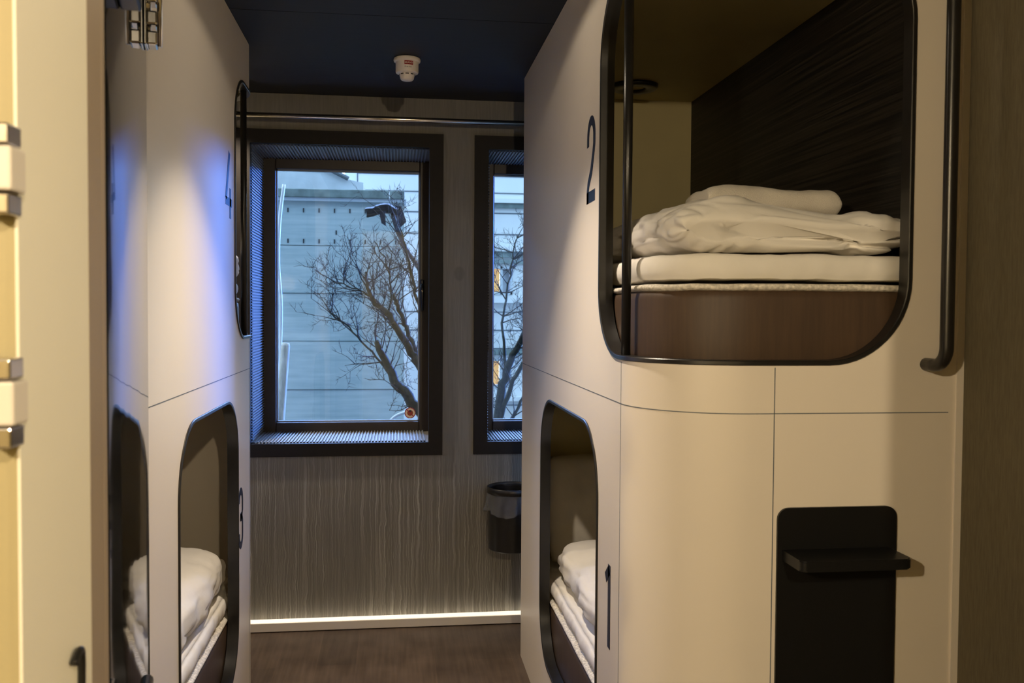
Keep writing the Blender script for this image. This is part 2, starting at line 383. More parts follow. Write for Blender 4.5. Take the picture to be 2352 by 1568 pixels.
# window wall with its two openings
W1 = (-.727, .164); W2 = (.468, 1.352); WZ = (.948, 2.455); WD = 5.14
bm = bmesh.new()
xs = [(-1.9, W1[0]), (W1[1]+.03, W2[0]), (W2[1]+.03, 1.9)]
for a, b in xs: box(bm, a, b, YW, 5.30, 0, ZC)
for a, b in ((W1[0], W1[1]+.03), (W2[0], W2[1]+.03)):
    box(bm, a, b, YW, 5.30, 0, WZ[0]); box(bm, a, b, YW, 5.30, WZ[1], ZC)
structure(obj('wall_back', bm, M['wallpaper']), 'grey wall with drip pattern around the two windows', 'wall')
# outside skin of the building above and below the room
bm = bmesh.new(); box(bm, -6, -1.9, 5.05, 5.30, -4, 8); box(bm, 1.9, 6, 5.05, 5.30, -4, 8); box(bm, -1.9, 1.9, 5.05, 5.30, ZC, 8); box(bm, -1.9, 1.9, 5.05, 5.30, -4, 0)
structure(obj('wall_outer', bm, M['deck']), 'outer face of the building', 'wall')
# hall around the viewer
bm = bmesh.new(); box(bm, -1.9, -1.75, -2.2, .88, 0, ZC); structure(obj('wall_hall_left', bm, M['hallwall']), 'hall wall', 'wall')
structure(obj('wall_hall_right', B(1.75, 1.9, -2.2, .90, 0, ZC), M['hallwall']), 'hall wall', 'wall')
structure(obj('wall_hall_back', B(-1.9, 1.9, -2.35, -2.2, 0, ZC), M['hallwall']), 'hall wall', 'wall')
structure(obj('wall_front_right', B(.890, 1.9, .90, .92, 0, ZC), M['hallwall']), 'end of the wall right of the entry', 'wall')
structure(obj('wall_front_left', B(-1.9, -.3490, .897, 1.14, 0, ZC), M['hallwall']), 'yellow wall left of the entry', 'wall')
structure(obj('trim_1', B(-.3488, -.3455, .894, 1.088, 0, ZC, bev=.001), M['cream']), 'cream painted jamb at the left edge', 'door jamb')
bm = bmesh.new(); box(bm, -.3489, -.3455, 1.088, 1.118, 0, ZC, bev=.001); box(bm, -.3489, -.3470, 1.118, 1.1405, 0, ZC); box(bm, -.40, -.3475, 1.141, 1.160, 0, ZC, bev=.004)
structure(obj('trim_2', bm, M['brownstop']), 'brown door stop strip beside the cream jamb', 'door stop')
bm = bmesh.new(); box(bm, XRW-.004, XRW+.014, 2.075, 2.10, 0, ZC)
structure(obj('trim_3', bm, M['trunk']), 'pale edge strip between right bunk unit and olive wall', 'trim')

# trunking along the foot of the window wall
bm = bmesh.new(); box(bm, -1.39, 1.36, YW-.055, YW, .004, .048, bev=.003)
t = obj('baseboard_back', bm, M['trunk'])
ls = obj('light_strip', B(-1.388, 1.358, YW-.053, YW-.001, .0485, .0515), M['led'], t); ls['label'] = 'lit white strip on top of the trunking'  # thin emissive sheet along the trunking top
structure(t, 'pale trunking along the foot of the window wall', 'baseboard')

# windows
def ribs(bm, a0, a1, fn, pitch=.0145, depth=.010):
    """corrugated sheet: fn(along, height) -> two points front/back"""
    n = int((a1-a0)/pitch); prev = None
    for i in range(n):
        for (du, h) in ((0, 0), (.42, 0), (.52, depth), (.90, depth)):
            p, q = fn(a0 + (i+du)*pitch, h); c = (bm.verts.new(p), bm.verts.new(q))
            if prev: bm.faces.new((prev[0], prev[1], c[1], c[0]))
            prev = c
def window(k, X, glassx, label, handle):
    root = thing('window_%d' % k, label, 'window', ((X[0]+X[1])/2, YW, WZ[0])); root['kind'] = 'structure'
    c = .072; bm = bmesh.new(); y0 = YW-.016
    z0, z1 = WZ[0]-.066, WZ[1]+.070
    box(bm, X[0]-c, X[0], y0, YW+.01, z0, z1); box(bm, X[1], X[1]+c, y0, YW+.01, z0, z1)
    box(bm, X[0], X[1], y0, YW+.01, WZ[1], z1); box(bm, X[0], X[1], y0, YW+.01, z0, WZ[0])
    obj('casing', bm, M['casing'], root)
    # ribbed reveal
    bm = bmesh.new()
    ribs(bm, WZ[0], WZ[1], lambda a, h: ((X[0]+.006-h+.0005, YW+.012, a), (X[0]+.006-h+.0005, WD, a)))
    ribs(bm, X[0]+.01, X[1], lambda a, h: ((a, YW+.012, WZ[0]+.006-h+.0005), (a, WD, WZ[0]+.006-h+.0005)), .0165)
    ribs(bm, X[0], X[1], lambda a, h: ((a, YW+.012, WZ[1]-.006+h-.0005), (a, WD, WZ[1]-.006+h-.0005)), .0165)
    ribs(bm, WZ[0], WZ[1], lambda a, h: ((X[1]+.024+h, YW+.012, a), (X[1]+.024+h, WD, a)))
    obj('ribbed_reveal', bm, M['louvre'], root)
    bm = bmesh.new(); g0, g1 = glassx; gz0, gz1 = 1.003, 2.396
    xo0, xo1 = X[0], X[1]+.03
    for (a, b, c_, d) in ((xo0, g0, WZ[0], WZ[1]), (g1, xo1, WZ[0], WZ[1]), (g0, g1, gz1, WZ[1]), (g0, g1, WZ[0], gz0)):
        box(bm, a, b, WD, WD+.09, c_, d, bev=.004)
    s = obj('sash', bm, M['sash'], root)
    bm = bmesh.new(); w = .007
    for (a, b, c_, d) in ((g0-.001, g0+w, gz0, gz1), (g1-w, g1+.001, gz0, gz1), (g0, g1, gz1-w, gz1+.001), (g0, g1, gz0-.001, gz0+w)):
        box(bm, a, b, WD+.030, WD+.055, c_, d)
    obj('glazing_bead', bm, M['louvre'], root)
    p = obj('pane', B(g0, g1, WD+.050, WD+.056, gz0, gz1), M['glass'], root)
    if handle:
        hx = g1+.014; bm = bmesh.new(); box(bm, hx-.012, hx+.012, WD-.012, WD+.001, 1.70, 1.80, bev=.008, seg=3)
        h = obj('handle', bm, M['black'], root, True); h['label'] = 'black lever handle'
        bm = bmesh.new(); lathe(bm, [(.011, 0), (.011, .03), (.008, .034)], (hx, WD-.010, 1.762), 16, 'Y')
        tube(bm, [(hx, WD-.042, 1.772), (hx, WD-.048, 1.74), (hx, WD-.045, 1.69), (hx+.002, WD-.040, 1.625)], [.010, .0105, .009, .007], 10)
        obj('lever', bm, M['black'], h, True)
        bm = bmesh.new(); lathe(bm, [(.0042, 0), (.0042, .002)], (hx, WD-.055, 1.735), 12, 'Y'); obj('lock_button', bm, M['brass'], h)
    return root
window(1, W1, (-.658, .127), 'whole black-cased window with a lever handle, left of the grey pier', True)
window(2, W2, (.541, 1.300), 'black-cased window partly hidden behind the right bunk unit', False)

# ------------------------------------------------------------------ bunk units
class Path:
    """plan path of a unit's skin: side face, rounded corner, end face"""
    def __init__(s, xs, ycorner, ystart, xend, rad, flip):
        s.xs, s.yc, s.ys, s.xe, s.r, s.flip = xs, ycorner, ystart, xend, rad, flip
        s.sgn = -1 if flip else 1
        s.L1 = abs(ystart-ycorner); s.La = rad*PI/2; s.L2 = abs(xend-xs)-rad; s.L = s.L1+s.La+s.L2
    def at(s, q, d=0.0, z=0.0):
        """q along the path, d inward"""
        sg = s.sgn
        if q <= s.L1: p = Vector((s.xs + sg*d, s.ys - sg*q, z))
        elif q <= s.L1+s.La:
            a = (q-s.L1)/s.r; rr = s.r-d
            p = Vector((s.xs + sg*(s.r - rr*math.cos(a)), s.yc - sg*rr*math.sin(a), z))
        else: p = Vector((s.xs + sg*(s.r + q-s.L1-s.La), s.yc - sg*(s.r-d), z))
        return p
    def q_of_y(s, y): return abs(y-s.ys)
    def q_of_x(s, x): return s.L1+s.La+abs(x-s.xs)-s.r

def skin(path, holes, z0, z1, thick=.022):
    """panel sheet along the path with rounded openings"""
    nseg = 28; qs = [path.L1 + path.La*k/nseg for k in range(nseg+1)]
    verts, edges = [], []
    def loop(pts):
        i0 = len(verts); n = len(pts); verts.extend(Vector(p) for p in pts); edges.extend((i0+k, i0+(k+1) % n) for k in range(n))
    loop([(0, z0), (path.L, z0), (path.L, z1), (0, z1)])
    for q in qs:
        i0 = len(verts); verts.extend((Vector((q, z0)), Vector((q, z1)))); edges.append((i0, i0+1))
    for h in holes: loop(h)
    vs, es, fs, *_ = delaunay_2d_cdt(verts, edges, [], 1, 1e-6)
    def inside(p, poly):
        c = False; n = len(poly)
        for i in range(n):
            (xa, ya), (xb, yb) = poly[i-1], poly[i]
            if (ya > p[1]) != (yb > p[1]) and p[0] < (xb-xa)*(p[1]-ya)/(yb-ya)+xa: c = not c
        return c
    bm = bmesh.new()
    A = [bm.verts.new(path.at(v.x, 0, v.y)) for v in vs]
    Bk = [bm.verts.new(path.at(v.x, thick, v.y)) for v in vs]
    ec = {}
    for f in fs:
        c = sum((vs[i] for i in f), Vector((0, 0)))/len(f)
        if any(inside(c, h) for h in holes): continue
        bm.faces.new([A[i] for i in f]); bm.faces.new([Bk[i] for i in f][::-1])
        for k in range(len(f)):
            e = tuple(sorted((f[k], f[(k+1) % len(f)]))); ec[e] = ec.get(e, 0)+1
    for (i, j), c in ec.items():
        if c == 1: bm.faces.new((A[i], A[j], Bk[j], Bk[i]))
    loose = [v for v in bm.verts if not v.link_faces]; bmesh.ops.delete(bm, geom=loose, context='VERTS')
    return bm
def trim_ring(path, hole, w=.009, out=.005, inn=.036):
    """black frame lining an opening: bevelled band"""
    hole = dense(hole, .02); n = len(hole); nr = []
    for i in range(n):
        a, b = hole[i-1], hole[(i+1) % n]; t = Vector((b[0]-a[0], b[1]-a[1])); t.normalize(); nr.append((t.y, -t.x))
    # section: (offset towards opening centre, depth inward)
    sec = [(-.003, .0), (-.003, -out+.002), (-.001, -out), (w-.002, -out), (w, -out+.002), (w, inn), (-.003, inn)]
    bm = bmesh.new(); rings = []
    for (q, z), (nx, nz) in zip(hole, nr):
        rings.append([bm.verts.new(path.at(q-nx*o, d, z-nz*o)) for o, d in sec])
    m_ = len(sec)
    for a, b in zip(rings, rings[1:]+rings[:1]):
        for k in range(m_): bm.faces.new((a[k], a[(k+1) % m_], b[(k+1) % m_], b[k]))
    return bm
def seam(path, pts, w=.0011):
    """thin dark joint line following the skin"""
    bm = bmesh.new(); prev = None
    pp = []
    for a, b in zip(pts, pts[1:]):
        n = max(1, int(math.hypot(b[0]-a[0], b[1]-a[1])/.015))
        pp += [(a[0]+(b[0]-a[0])*k/n, a[1]+(b[1]-a[1])*k/n) for k in range(n)]
    pp.append(pts[-1])
    horiz = abs(pts[-1][0]-pts[0][0]) > abs(pts[-1][1]-pts[0][1])
    for q, z in pp:
        if horiz: c = [path.at(q, d, z+s) for s, d in ((-w, .0), (-w, -.0006), (w, -.0006), (w, .0))]
        else: c = [path.at(q+s, d, z) for s, d in ((-w, .0), (-w, -.0006), (w, -.0006), (w, .0))]
        c = [bm.verts.new(v) for v in c]
        if prev:
            for k in range(4): bm.faces.new((prev[k], prev[(k+1) % 4], c[(k+1) % 4], c[k]))
        prev = c
    return bm
def digit(d, w, h, sw):
    """outline strips of a narrow digit: list of centre polylines"""
    l, r, c = sw/2, w-sw/2, w/2; R = (r-l)/2
    arc = lambda cx, cy, rx, ry, a0, a1, n=14: [(cx+rx*math.cos(a0+(a1-a0)*k/n), cy+ry*math.sin(a0+(a1-a0)*k/n)) for k in range(n+1)]
    if d == 1: return [[(r-.2*sw, 0), (r-.2*sw, h)], [(r-.1*sw, h-.4*sw), (.25*w, h*.80)]]
    if d == 2:
        return [[(l, h*.66)] + arc(c, h-sw/2-R*1.15, R, R*1.15, PI, 0) + [(r, h*.66), (r-.012, h*.55), (c+.006, h*.36), (l+.010, h*.22), (l, h*.13), (l, 0)], [(0, sw*.6), (w, sw*.6)]]
    if d == 3:
        return [[(l, h*.76)] + arc(c, h-sw/2-R*1.1, R, R*1.1, PI, 0) + [(r, h*.62), (r-.012, h*.545), (c-.012, h*.52)],
                [(c-.012, h*.52), (r-.010, h*.495), (r, h*.42)] + arc(c, sw/2+R*1.1, R, R*1.1, 0, -PI) + [(l, h*.27)]]
    if d == 4: return [[(w*.62, h), (l*.7, h*.27)], [(0, h*.245), (w, h*.245)], [(w*.74, 0), (w*.74, h*.46)]]
def number(path, d, q0, z0, w, h, sw=.029):
    """digit laid on the side face, reading left to right along +q"""
    bm = bmesh.new()
    for pl in digit(d, w, h, sw):
        n = len(pl); prev = None
        for i, p in enumerate(pl):
            a, b = pl[max(0, i-1)], pl[min(n-1, i+1)]; t = Vector((b[0]-a[0], b[1]-a[1])); t.normalize(); nx, ny = -t.y*sw/2, t.x*sw/2
            if d == 2 and len(pl) == 2: nx, ny = nx*1.2, ny*1.2
            c = []
            for s, dd in ((-1, .0003), (-1, -.0009), (1, -.0009), (1, .0003)):
                c.append(bm.verts.new(path.at(q0 + p[0]+s*nx, dd, z0 + p[1]+s*ny)))
            if prev:
                for k in range(4): bm.faces.new((prev[k], prev[(k+1) % 4], c[(k+1) % 4], c[k]))
            else: bm.faces.new(c)
            prev = c
        bm.faces.new(prev)
    return bm

def bunk_unit(name, label, path, low, up, xin, yin, xout, yout, numbers, pole_y, mirror):
    """low/up: opening outlines in (q, z); xin = inner back wall, yin = inner far end"""
    root = thing(name, label, 'bunk unit', (path.xs, path.yc, 0))
    sk = obj('shell_panel', skin(path, [low, up], 0.0, ZC-.002), M['panel'], root); flatcreases(sk, 40)
    sg = path.sgn
    def bx(x0, x1, y0, y1, z0, z1, **k): return B(min(x0, x1), max(x0, x1), min(y0, y1), max(y0, y1), z0, z1, **k)
    # black frames
    for h in (low, up):
        f = obj('opening_frame', trim_ring(path, h), M['black'], root); flatcreases(f, 30); f['label'] = 'black opening frame'
    # joint lines
    js = [obj('joint_line', seam(path, [(0.0, 1.382), (path.L-.02, 1.382)]), M['joint'], root)]
    y2 = path.L1+path.La+.05
    js.append(obj('joint_line', seam(path, [(path.L1, 1.383), (path.L1, 1.492)]), M['joint'], root))
    js.append(obj('joint_line', seam(path, [(path.L1, .0), (path.L1, 1.381)]), M['joint'], root))
    js.append(obj('joint_line', seam(path, [(y2, .0), (y2, 1.492)]), M['joint'], root))
    ss = sg*.022
    end = path.yc - sg*path.r
    obj('end_panel', bx(path.xs+ss*.1, path.xe, path.ys, yin, 0, ZC-.002), M['panel'], root)
    w = obj('back_wall', bx(xin, path.xe, yin, end+sg*.022, 0, ZC-.002), M['slatwall'], root); w['label'] = 'dark grained back wall of the bunks'
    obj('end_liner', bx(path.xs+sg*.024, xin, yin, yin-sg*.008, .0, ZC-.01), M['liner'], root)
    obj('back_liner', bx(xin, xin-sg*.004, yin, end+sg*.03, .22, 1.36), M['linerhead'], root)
    bm = bx(xin-sg*.02, xin-sg*.0065, yin-sg*.62, yin-sg*.622, .45, 1.36); obj('liner_joint', bm, M['joint'], root)
    def deck(z0, z1, nm, mt, d=.026):
        qs = [0]+[path.L1+path.La*k/12 for k in range(13)]+[path.q_of_x(xin)]
        bm = bmesh.new(); pts = [path.at(q, d, 0) for q in qs]; pts.append(Vector((xin, path.ys, 0)))
        a = [bm.verts.new((p.x, p.y, z0)) for p in pts]; b = [bm.verts.new((p.x, p.y, z1)) for p in pts]
        for k in range(len(pts)): bm.faces.new((a[k], a[(k+1) % len(pts)], b[(k+1) % len(pts)], b[k]))
        bm.faces.new(a[::-1]); bm.faces.new(b); return obj(nm, bm, mt, root)
    deck(.0, .215, 'bunk_deck', M['deck']); deck(1.36, 1.46, 'bunk_deck', M['deck'])
    c = deck(2.585, 2.64, 'bunk_ceiling', M['liner']); c['label'] = 'olive ceiling of the upper bunk'
    deck(1.325, 1.359, 'bunk_ceiling', M['liner'])
    for n, d, q0, z0, w_, h_ in numbers:
        nb = obj('number', number(path, d, q0, z0, w_, h_), M['navy'], root); nb['label'] = 'navy number %d' % d
    # grab pole at the corner of the upper opening
    p = path.at(path.q_of_y(pole_y), .017, 0); bm = bmesh.new()
    zt = max(z for q, z in up); zb = min(z for q, z in up)
    tube(bm, [(p.x, p.y, zb+.006), (p.x, p.y, zt-.006)], .0125, 16)
    po = obj('grab_pole', bm, M['black'], root, True); po['label'] = 'vertical black grab pole'
    return root

# right unit
PR = Path(.585, 2.34, 4.235, 1.360, .26, False)
q1, q2 = PR.q_of_y(3.651), PR.q_of_y(2.599)
lowR = rrect(q1, q2, .235, 1.284, .215, 14)
u1, u2 = PR.q_of_y(2.606), PR.q_of_x(1.235)
upR = rrect(u1, u2, 1.500, 2.535, [(.235, .19), (.205, .205), (.205, .205), (.215, .215)], 14)
right = bunk_unit('bunk_unit', 'white two-storey bunk unit on the right, numbered 1 and 2', PR, lowR, upR, 1.335, 4.085, 1.36, 4.235,
    [('n', 2, PR.q_of_y(2.800), 1.955, .118, .262), ('n', 1, PR.q_of_y(2.515), .692, .085, .232)], 2.362, False)
# left unit
PL = Path(-.600, 3.850, 1.955, -1.375, .26, True)
lowL = rrect(PL.q_of_y(2.615), PL.q_of_y(3.570), .235, 1.292, .215, 14)
upL = rrect(PL.q_of_y(3.520), PL.q_of_x(-1.19), 1.510, 2.515, .205, 14)
left = bunk_unit('bunk_unit.001', 'white two-storey bunk unit on the left, numbered 3 and 4', PL, lowL, upL, -1.350, 2.105, -1.375, 1.955,
    [('n', 4, PL.q_of_y(3.340), 1.952, .125, .236), ('n', 3, PL.q_of_y(3.585), .692, .105, .240)], 3.835, True)

# grab handle on the front of the right unit
bm = bmesh.new(); yb = 2.082; ya = 1.995; xh = 1.278
pts = [(xh, ya, 2.62)]+[(xh, ya, 1.50+.045)]
for k in range(1, 9):
    a = PI/2*k/8; pts.append((xh, ya+.045*(1-math.cos(a)), 1.545-.045*math.sin(a)))
pts += [(xh+.001, yb+.001, 1.50)]
top = [(xh, yb+.001, 2.665)] + [(xh, ya+.045*(1-math.sin(PI/2*k/8)), 2.62+.045*math.cos(PI/2*k/8)) for k in range(0, 8)]
tube(bm, top+pts, .0158, 14)
g = obj('grab_handle', bm, M['black'], right, True); g['label'] = 'long black tubular grab handle'
# black step plate
bm = bmesh.new()
ol = rrect(.905, 1.208, .02, 1.156, .028, 6)
a = [bm.verts.new((x, 2.081, z)) for x, z in ol]; b = [bm.verts.new((x, 2.073, z)) for x, z in ol]
for k in range(len(ol)): bm.faces.new((a[k], a[(k+1) % len(ol)], b[(k+1) % len(ol)], b[k]))
bm.faces.new(a); bm.faces.new(b[::-1])
sp = obj('step_plate', bm, M['step'], right); flatcreases(sp, 40); sp['label'] = 'black climbing plate'
bm = bmesh.new(); ol = rrect(.917, 1.187, 1.965, 2.0735, [.014, .014, .001, .001], 6)
a = [bm.verts.new((x, y, 1.031)) for x, y in ol]; b = [bm.verts.new((x, y, 1.056)) for x, y in ol]
for k in range(len(ol)): bm.faces.new((a[k], a[(k+1) % len(ol)], b[(k+1) % len(ol)], b[k]))
bm.faces.new(a[::-1]); bm.faces.new(b)
bmesh.ops.bevel(bm, geom=[e for e in bm.edges if abs(e.verts[0].co.z-e.verts[1].co.z) < 1e-6], offset=.003, segments=2, affect='EDGES')
tr = obj('step_tread', bm, M['step'], sp); flatcreases(tr, 40)
# ring lamp in the ceiling of bunk 2
bm = bmesh.new(); lathe(bm, [(.100, 0), (.100, -.012), (.092, -.018), (.052, -.018), (.047, -.010), (.047, 0)], (1.00, 3.82, 2.585), 40)
rl = obj('ceiling_ring_lamp', bm, M['black'], right, True); rl['label'] = 'dark ring lamp in the bunk ceiling'
bm = bmesh.new(); lathe(bm, [(.046, 0), (.044, -.008)], (1.00, 3.82, 2.585), 30); obj('diffuser', bm, M['liner'], rl)
# small dark block on the end wall of bunk 2
o = obj('control_panel', B(.80, .93, 4.062, 4.078, 1.93, 2.08, bev=.006), M['deck'], right); o['label'] = 'small dark control panel on the bunk end wall'

# ------------------------------------------------------------------ bedding
def mattress(label, x0, x1, y0, y1, z0, z1, radii, topin=.0):
    root = thing('mattress', label, 'mattress', ((x0+x1)/2, (y0+y1)/2, z0), 'brown-sided bunk mattresses')
    ol = dense(rrect(x0, x1, y0, y1, radii, 12), .05); bm = bmesh.new()
    loft(bm, ol, [(.9, 0, z0), (0, .02, z0), (0, .004, z0+.008), (0, 0, z0+.02), (0, 0, z0+.1), (0, 0, z1-.026), (0, .003, z1-.012), (0, .012, z1-.004), (0, .03, z1), (.9, 0, z1)])
    a = obj('mattress_body', bm, M['mattress'], root, True)
    bm = bmesh.new()
    loft(bm, ol, [(.9, 0, z1-.006), (0, .010, z1-.006), (0, -.001, z1-.001), (0, -.003, z1+.005), (0, .001, z1+.010), (0, .014, z1+.012), (.9, 0, z1+.012)],
         lambda v, nx, ny, k: Vector((0, 0, .0025*fb(v, 9, 3))) if k == 0 else Vector((0, 0, 0)))
    t = obj('ticking_edge', bm, M['ticking'], root, True); t['label'] = 'pale patterned ticking edge'
    return root
def topper(label, x0, x1, y0, y1, z0, z1, radii, seed):
    ol = dense(rrect(x0, x1, y0, y1, radii, 16), .008); bm = bmesh.new(); h = z1-z0
    lv = [(.9, 0, z0), (.03, 0, z0), (0, .010, z0+.002)]
    for k in range(1, 8):
        a = PI*k/8 - PI/2; lv.append((0, .016*(1-math.cos(a)), z0 + h*(.5+.5*math.sin(a)) ))
    lv += [(0, .022, z1), (.05, 0, z1+.002), (.12, 0, z1+.003), (.25, 0, z1+.003), (.5, 0, z1+.003), (.9, 0, z1+.003)]
    def dis(v, nx, ny, k):
        if k > .3: return Vector((0, 0, 0))
        t = (v.z-z0)/h; amp = .0045*max(0, 1-t)**.7
        pl = ridge((v.x*1.0, v.y*1.0, v.z*.25), 24, seed) ; m_ = .5+.5*math.sin((v.x+v.y)*7+seed)
        d = -amp*pl*3*m_ + .004*fb(v, 9, seed)
        return Vector((nx*d, ny*d, .003*fb(v, 11, seed+2)+(-.004*pl*m_ if t < .3 else 0)))
    loft(bm, ol, lv, dis)
    return tag(obj('mattress_topper', bm, M['sheet'], None, True), label, 'mattress topper', 'white sheeted mattress toppers')
def swept_cloth(prof, ts, yfun, name, seed, amp=.010, sharp=.006):
    """closed section outline swept along an axis; prof(t) -> list of (x, z)"""
    bm = bmesh.new(); rings = []
    for t in ts:
        pr, y = prof(t), yfun(t); ring = []
        for (x, z) in pr: ring.append(Vector((x, y, z)))
        rings.append(ring)
    n = len(rings[0]); V = []
    for j, ring in enumerate(rings):
        row = []
        for i, p in enumerate(ring):
            tn = (ring[(i+1) % n]-ring[i-1]); nr = Vector((tn.z, 0, -tn.x));
            if nr.length > 1e-9: nr.normalize()
            d = amp*fb(p, 6, seed) - sharp*max(0, .22-ridge((p.x*.6, p.y*.6, p.z*1.8), 9, seed))/.22 - sharp*.6*max(0, .15-ridge((p.x+.4*p.y, p.y*.3, p.z), 17, seed+5))/.15
            row.append(bm.verts.new(p + nr*d))
        V.append(row)
    for a, b in zip(V, V[1:]):
        for k in range(n): bm.faces.new((a[k], a[(k+1) % n], b[(k+1) % n], b[k]))
    bm.faces.new(V[0][::-1]); bm.faces.new(V[-1])
    return bm
def fold_section(cl, th, n_end=8, step=.015):
    """outline of a thick sheet with centre line cl [(x, z)], half thickness th(s)"""
    pts = []
    for a, b in zip(cl, cl[1:]):
        n = max(1, int(math.hypot(b[0]-a[0], b[1]-a[1])/step)); pts += [(a[0]+(b[0]-a[0])*k/n, a[1]+(b[1]-a[1])*k/n) for k in range(n)]
    pts.append(cl[-1]); n = len(pts); L, Rr = [], []
    for i, p in enumerate(pts):
        a, b = pts[max(0, i-2)], pts[min(n-1, i+2)]; l = math.hypot(b[0]-a[0], b[1]-a[1]) or 1; nx, nz = -(b[1]-a[1])/l, (b[0]-a[0])/l
        e = min(i, n-1-i)*step; t = th(i/(n-1))*math.sqrt(max(.02, 1-(max(0, .05-e)/.05)**2))
        L.append((p[0]+nx*t, p[1]+nz*t)); Rr.append((p[0]-nx*t, p[1]-nz*t))
    return L + Rr[::-1]
def smoothpath(ctrl, n=8):
    """Catmull-Rom through control points"""
    P = [ctrl[0]]+list(ctrl)+[ctrl[-1]]; out = []
    for i in range(1, len(P)-2):
        for k in range(n):
            t = k/n; p0, p1, p2, p3 = P[i-1], P[i], P[i+1], P[i+2]
            out.append(tuple(.5*((2*p1[c])+(-p0[c]+p2[c])*t+(2*p0[c]-5*p1[c]+4*p2[c]-p3[c])*t*t+(-p0[c]+3*p1[c]-3*p2[c]+p3[c])*t**3) for c in range(len(p1))))
    out.append(tuple(ctrl[-1])); return out
def rounded_ts(n, r=.12):
    """parameters 0..1 bunched towards both ends"""
    return [.5-.5*math.cos(PI*k/n) for k in range(n+1)]
def end_scale(t, length, r):
    e = min(t, 1-t)*length
    return 1.0 if e >= r else math.sqrt(max(0.0, 1-((r-e)/r)**2))

# --- bunk 2 (upper right)
RAD2 = [.225, .03, .03, .03]
mattress('brown-sided mattress filling the upper right bunk 2', .626, 1.320, 2.122, 4.05, 1.461, 1.682, RAD2)
topper('white sheeted topper under the folded duvet in bunk 2', .630, 1.318, 2.128, 4.045, 1.704, 1.766, [.215, .03, .03, .03], 2)
def duvet2(t):
    """section of the folded duvet: rounded fold at the aisle side, loose layers at the wall side"""
    y = 2.165+1.45*t; s = end_scale(t, 1.45, .060); out = []
    x0 = .668+.012*noise.noise(Vector((y*4, 1, 5))); x1 = 1.322; z0 = 1.7705; m_ = 150
    cx = (x0+x1)/2; w = (x1-x0)*(.93+.07*s)
    for k in range(m_):
        a = 2*PI*k/m_; ca, sa = math.cos(a), math.sin(a)
        x = cx + w/2*math.copysign(abs(ca)**.36, ca)
        top = 1.893 + .026*math.exp(-((x-.80)/.13)**2) - .020*math.exp(-((x-1.09)/.10)**2) - .012*max(0, (x-1.2)/.12) + .010*noise.noise(Vector((x*5, y*4, 3)))
        h = (top-z0)*(.30+.70*s)
        out.append((x, z0 + (1-s)*.030 + h/2 + h/2*math.copysign(abs(sa)**.7, sa)))
    return out
ts2 = [0.0] + [1-math.cos(PI/2*(k/34)) for k in range(1, 35)]
ts2 = sorted({round(.12*t, 6) for t in ts2} | {.12+.88*k/44 for k in range(45)})
ts2[-1] = .9995
bm = swept_cloth(duvet2, ts2, lambda t: 2.165+1.45*t, 'duvet', 4, .008, .010)
for v in bm.verts:                                   # the loose edges of the folded layers
    if v.co.y < 2.36:
        f_ = max(0, 1-(v.co.y-2.165)/.2); x = v.co.x; sm = lambda a, b: max(0, min(1, (x-a)/(b-a)))
        za = 1.818+.010*math.sin(x*9+1)+.006*noise.noise(Vector((x*8, 2, 1)))
        v.co.y += f_*.050*sm(.74, .86)*math.exp(-((v.co.z-za)/.0065)**2)
        zb_ = 1.800-.035*(x-1.0)
        v.co.y += f_*.035*sm(1.02, 1.12)*math.exp(-((v.co.z-zb_)/.005)**2)
        v.co.y -= f_*.014*math.exp(-((v.co.z-1.852)/.025)**2)
    if v.co.z < 1.771: v.co.z = 1.771 + (v.co.z-1.771)*.05
tag(obj('duvet', bm, M['duvet'], None, True), 'folded white duvet with a towel on it in bunk 2', 'duvet', 'white folded duvets')
# towel roll
def towelsec(t):
    s = end_scale(t, .40, .03); zb = 1.900
    c = smoothpath([(2.60, zb+.012), (2.50, zb+.013), (2.425, zb+.014), (2.41, zb+.034), (2.43, zb+.052), (2.52, zb+.054), (2.61, zb+.050)])
    sec = fold_section(c, lambda s_: .0165, step=.008)
    zc, yc = zb+.03, 2.5
    return [(yc+(y-yc)*(.9+.1*s), zc+(z-zc)*(.35+.65*s)) for y, z in sec]
bm = bmesh.new(); rows = []
for t in rounded_ts(40):
    x = .835+.385*t; rows.append([bm.verts.new((x, y + .006*fb((x, y, z), 10, 8), z + .007*fb((x, y, z), 8, 5) - .006*t + .006*math.exp(-((t-.18)/.12)**2))) for y, z in towelsec(t)])
n = len(rows[0])
for a, b in zip(rows, rows[1:]):
    for k in range(n): bm.faces.new((a[k], a[(k+1) % n], b[(k+1) % n], b[k]))
bm.faces.new(rows[0][::-1]); bm.faces.new(rows[-1])
tag(obj('towel', bm, M['towel'], None, True), 'folded white terry towel on top of the duvet in bunk 2', 'towel')

